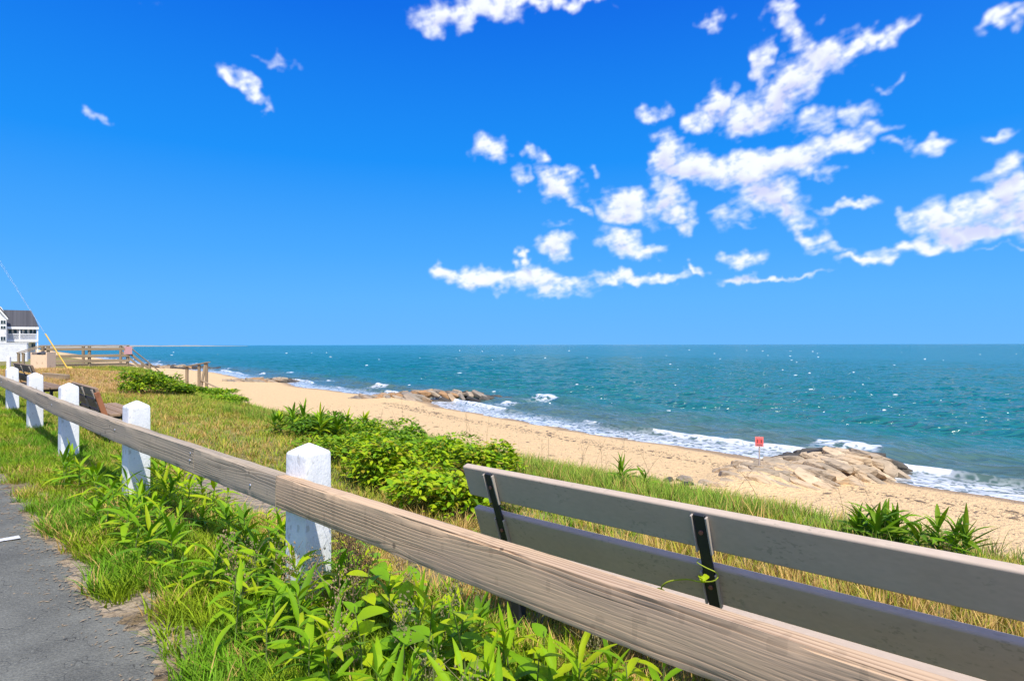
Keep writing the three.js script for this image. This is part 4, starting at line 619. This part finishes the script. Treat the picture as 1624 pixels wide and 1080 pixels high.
function field(name, label, geo, count, spot, colour, height, width = 1) {
  const M4 = [], C = []; const e = new THREE.Euler(), q = new THREE.Quaternion();
  for (let tries = 0; M4.length < count && tries < count * 6; tries++) {
    const s = spot(); if (!s) continue; const [a, n] = s, h = height(a, n), p = W(a, n, ground(a, n) - 0.008); e.set(rr(-0.15, 0.15), rr(0, 6.28), rr(-0.15, 0.15)); q.setFromEuler(e);
    const w = width * h * rr(0.8, 1.25); M4.push(new THREE.Matrix4().compose(p, q, V(w, h, w))); const c = colour(a, n), k = rr(0.75, 1.3); C.push(lin(c[0] * k, c[1] * k * rr(0.92, 1.06), c[2] * k));
  }
  const im = new THREE.InstancedMesh(geo, grassMat, M4.length); M4.forEach((m, i) => { im.setMatrixAt(i, m); im.setColorAt(i, C[i]); }); im.name = numbered(name); im.castShadow = im.receiveShadow = true; tag(im, label, 'grass', null, 'stuff'); scene.add(im);
}
{
  srand(606);
  const gA = tuft(9, 0.35, 0.045, 0.75), gB = tuft(8, 0.22, 0.028, 0.6), gC = tuft(9, 0.5, 0.05, 0.8);
  const GREEN = [0.16, 0.33, 0.014], YEL = [0.42, 0.39, 0.045], DRY = [0.60, 0.41, 0.13], BEACH = [0.17, 0.31, 0.03];
  const occ = (a, n) => (n < lotEdge(a) + 0.02 + 0.10 * fbm(a * 3, 2, 2)) || postAN.some(([x, y]) => Math.hypot(a - x, n - y) < 0.13);
  // verge along the lot
  field('verge_grass', 'rough green grass verge between the parking lot and the fence', gA, 26000, () => { const t = rnd(), a = -3.2 + 21 * Math.pow(t, 1.8), n = rr(-1.05, 0.6); if (occ(a, n)) return null; const edge = n - lotEdge(a); if (edge < 0.35 && fbm(a * 3.3, n * 3.3 + 4, 3) < (a > 0.8 ? 0.5 : 0.6) - edge * 1.0) return null; if (pathMask(a, n) > 0.4 && rnd() < 0.9) return null; return [a, n]; },
    (a, n) => { const q = fbm(a * 1.6 + 3, n * 1.6, 3), c = mix3(GREEN, [0.28, 0.39, 0.015], sst(0.4, 0.65, q)); const d = sst(0.55, 0.7, fbm(a * 2.4, n * 2.4 + 8, 3)) * 0.7 + (n > 0.25 ? 0.25 : 0); return rnd() < d * 0.6 + 0.06 ? DRY : c; }, (a, n) => rr(0.07, 0.17) * (a < 3 ? 1.15 : 0.85));
  field('verge_grass', 'green grass verge running on beside the far white posts', gC, 7000, () => { const a = rr(13, 45), n = rr(-2.5, 1.5); return n < lotEdge(a) ? null : [a, n]; }, (a, n) => rnd() < 0.25 ? YEL : mix3(GREEN, [0.33, 0.42, 0.04], rnd()), () => rr(0.10, 0.2));
  // the lawn strip out to the bluff
  field('dune_lawn', 'yellow green rough lawn between the fence and the bluff edge', gC, 30000, () => { const a = -5 + 50 * Math.pow(rnd(), 1.35), n = rr(0.35, nEdge(a) - 0.1); if (pathMask(a, n) > 0.35 + 0.5 * rnd()) return null; if (isDry(a, n) > 0.5 && rnd() < 0.9) return null; if (a < 0.6 && n < 1.6 && rnd() < 0.45) return null; return [a, n]; },
    (a, n) => { const q = fbm(a * 0.9 + 12, n * 0.9, 3), r = rnd(); if (a < 1.5 && n < 3) return r < 0.4 ? DRY : r < 0.65 ? YEL : GREEN; return r < 0.16 + 0.3 * sst(0.45, 0.65, q) ? DRY : r < 0.55 ? YEL : mix3(GREEN, [0.36, 0.43, 0.04], rnd()); }, (a, n) => rr(0.07, 0.16) * (a > 10 ? 1.1 : 1));
  field('dry_grass', 'straw brown dry grass covering the mound before the boardwalk', gC, 9000, () => { const a = rr(15, 39), n = rr(-0.5, 8.5); return isDry(a, n) > 0.35 ? [a, n] : null; }, () => rnd() < 0.85 ? [0.60, 0.40, 0.17] : YEL, () => rr(0.08, 0.2));
  field('dry_grass', 'tall straw yellow grass tufts under and behind the large bench', gB, 2600, () => { const a = rr(-5.5, 1.6), n = rr(0.25, 3.6); if (fbm(a * 1.1, n * 1.1 + 60, 3) < 0.42) return null; return [a, n]; }, () => rnd() < 0.7 ? DRY : YEL, () => rr(0.14, 0.3));
  // beach grass on the bluff edge and face
  field('beach_grass', 'green beach grass fringing the bluff edge above the sand', gB, 13000, () => { const a = -2.2 + 28 * Math.pow(rnd(), 1.25), e = nEdge(a), n = rr(e - 2.4, e + 1.0); if (a < -0.8 && rnd() < 0.75) return null; return [a, n]; }, (a, n) => rnd() < 0.16 ? DRY : mix3(BEACH, [0.33, 0.43, 0.05], rnd()), (a) => rr(0.16, 0.36) * (a > 12 ? 0.5 : 1));
  field('sparse_dune_grass', 'sparse thin dry grass on sand right of the strap-leaved clump', gB, 520, () => { const a = rr(-6, -1.2), n = rr(4.4, 8.4); return [a, n]; }, () => rnd() < 0.75 ? [0.45, 0.33, 0.15] : BEACH, () => rr(0.15, 0.38));
  field('beach_grass', 'green grass on the bluff below the beach stairs', gC, 5000, () => { const a = rr(17, 38), e = nEdge(a); return [a, rr(e - 1.5, e + 2.2)]; }, () => rnd() < 0.2 ? YEL : mix3([0.20, 0.37, 0.03], [0.34, 0.45, 0.04], rnd()), (a) => rr(0.14, 0.26));
  // wrack: bits of dry weed, extra dark ones standing for footprint shade
  const list = []; for (let k = 0; k < 4200; k++) { const a = rr(-6, 70), w = nWater(a), e = nEdge(a) + 5, band = rnd() < 0.5 ? w - rr(6, 9) + 3 * (fbm(a * 0.1, 5, 2) - 0.5) : rr(e, w - 3), s = rr(0.02, 0.09) * (rnd() < 0.06 ? 2.5 : 1), g = new THREE.OctahedronGeometry(1, 0); g.scale(s * rr(0.8, 2.4), s * 0.25, s * 0.7); g.rotateY(rr(0, 3.1)); const p = W(a, band, ground(a, band) + s * 0.12); g.translate(p.x, p.y, p.z); list.push(g); }
  tag(part('wrack_and_footprint_marks', mergeGeometries(list), std({ color: lin(0.16, 0.115, 0.075), roughness: 1 }), scene), 'scattered bits of dried seaweed on the sand, extra ones standing for footprint shade', 'seaweed', null, 'stuff');
  // loose grit along the asphalt edge
  const gl = []; for (let k = 0; k < 1500; k++) { const a = rr(-2.5, 5), n = lotEdge(a) + rr(-0.35, 0.35) * rnd(), s = rr(0.0025, 0.006), g = new THREE.OctahedronGeometry(s, 0); g.scale(rr(0.8, 5), 0.6, 1); g.rotateY(rr(0, 3)); const p = W(a, n, Math.max(ground(a, n), n < lotEdge(a) ? gFence(a) : -9) + s * 0.4); g.translate(p.x, p.y, p.z); gl.push(g); }
  tag(part('grit', mergeGeometries(gl), std({ color: lin(0.26, 0.20, 0.13), roughness: 0.9 }), scene), 'brown grit and dry clippings scattered along the broken asphalt edge', 'litter', null, 'stuff');
}
// vine on the bench bracket
{
  const b = scene.getObjectByName('park_bench'); b.updateMatrixWorld(true); const w = (x, y, z) => b.localToWorld(V(x, y, z)), x0 = -1.4 + 1.36;
  const o = w(x0, 0.5, 0.06), v = thing('vine_tendril', 'thin yellow green vine curling round the bench bracket', 'vine', [o.x, o.y, o.z]), r = (...p) => w(...p).sub(o);
  part('stem', tube([r(x0 - 0.26, 0.40, 0.02), r(x0 - 0.2, 0.56, 0.09), r(x0 - 0.1, 0.605, 0.085), r(x0 - 0.03, 0.615, 0.095), r(x0 + 0.035, 0.64, 0.10), r(x0 + 0.042, 0.66, 0.09), r(x0, 0.69, 0.125), r(x0 - 0.035, 0.70, 0.12), r(x0 - 0.04, 0.70, 0.08)], 0.0045, 0.002, 6, 40), leafMat(0.40, 0.47, 0.05, 0.1), v);
  for (const [x, y, z, t] of [[x0 - 0.24, 0.52, 0.085, 0], [x0 - 0.01, 0.62, 0.105, 2], [x0 + 0.005, 0.655, 0.11, 4]]) { const l = part('leaf', G4.oval[0], limes[0], v); l.position.copy(r(x, y, z)); l.rotation.set(0.6, t, 0.4); l.scale.setScalar(0.04); }
}
scene.traverse(() => {});
renderer.render(scene, camera);
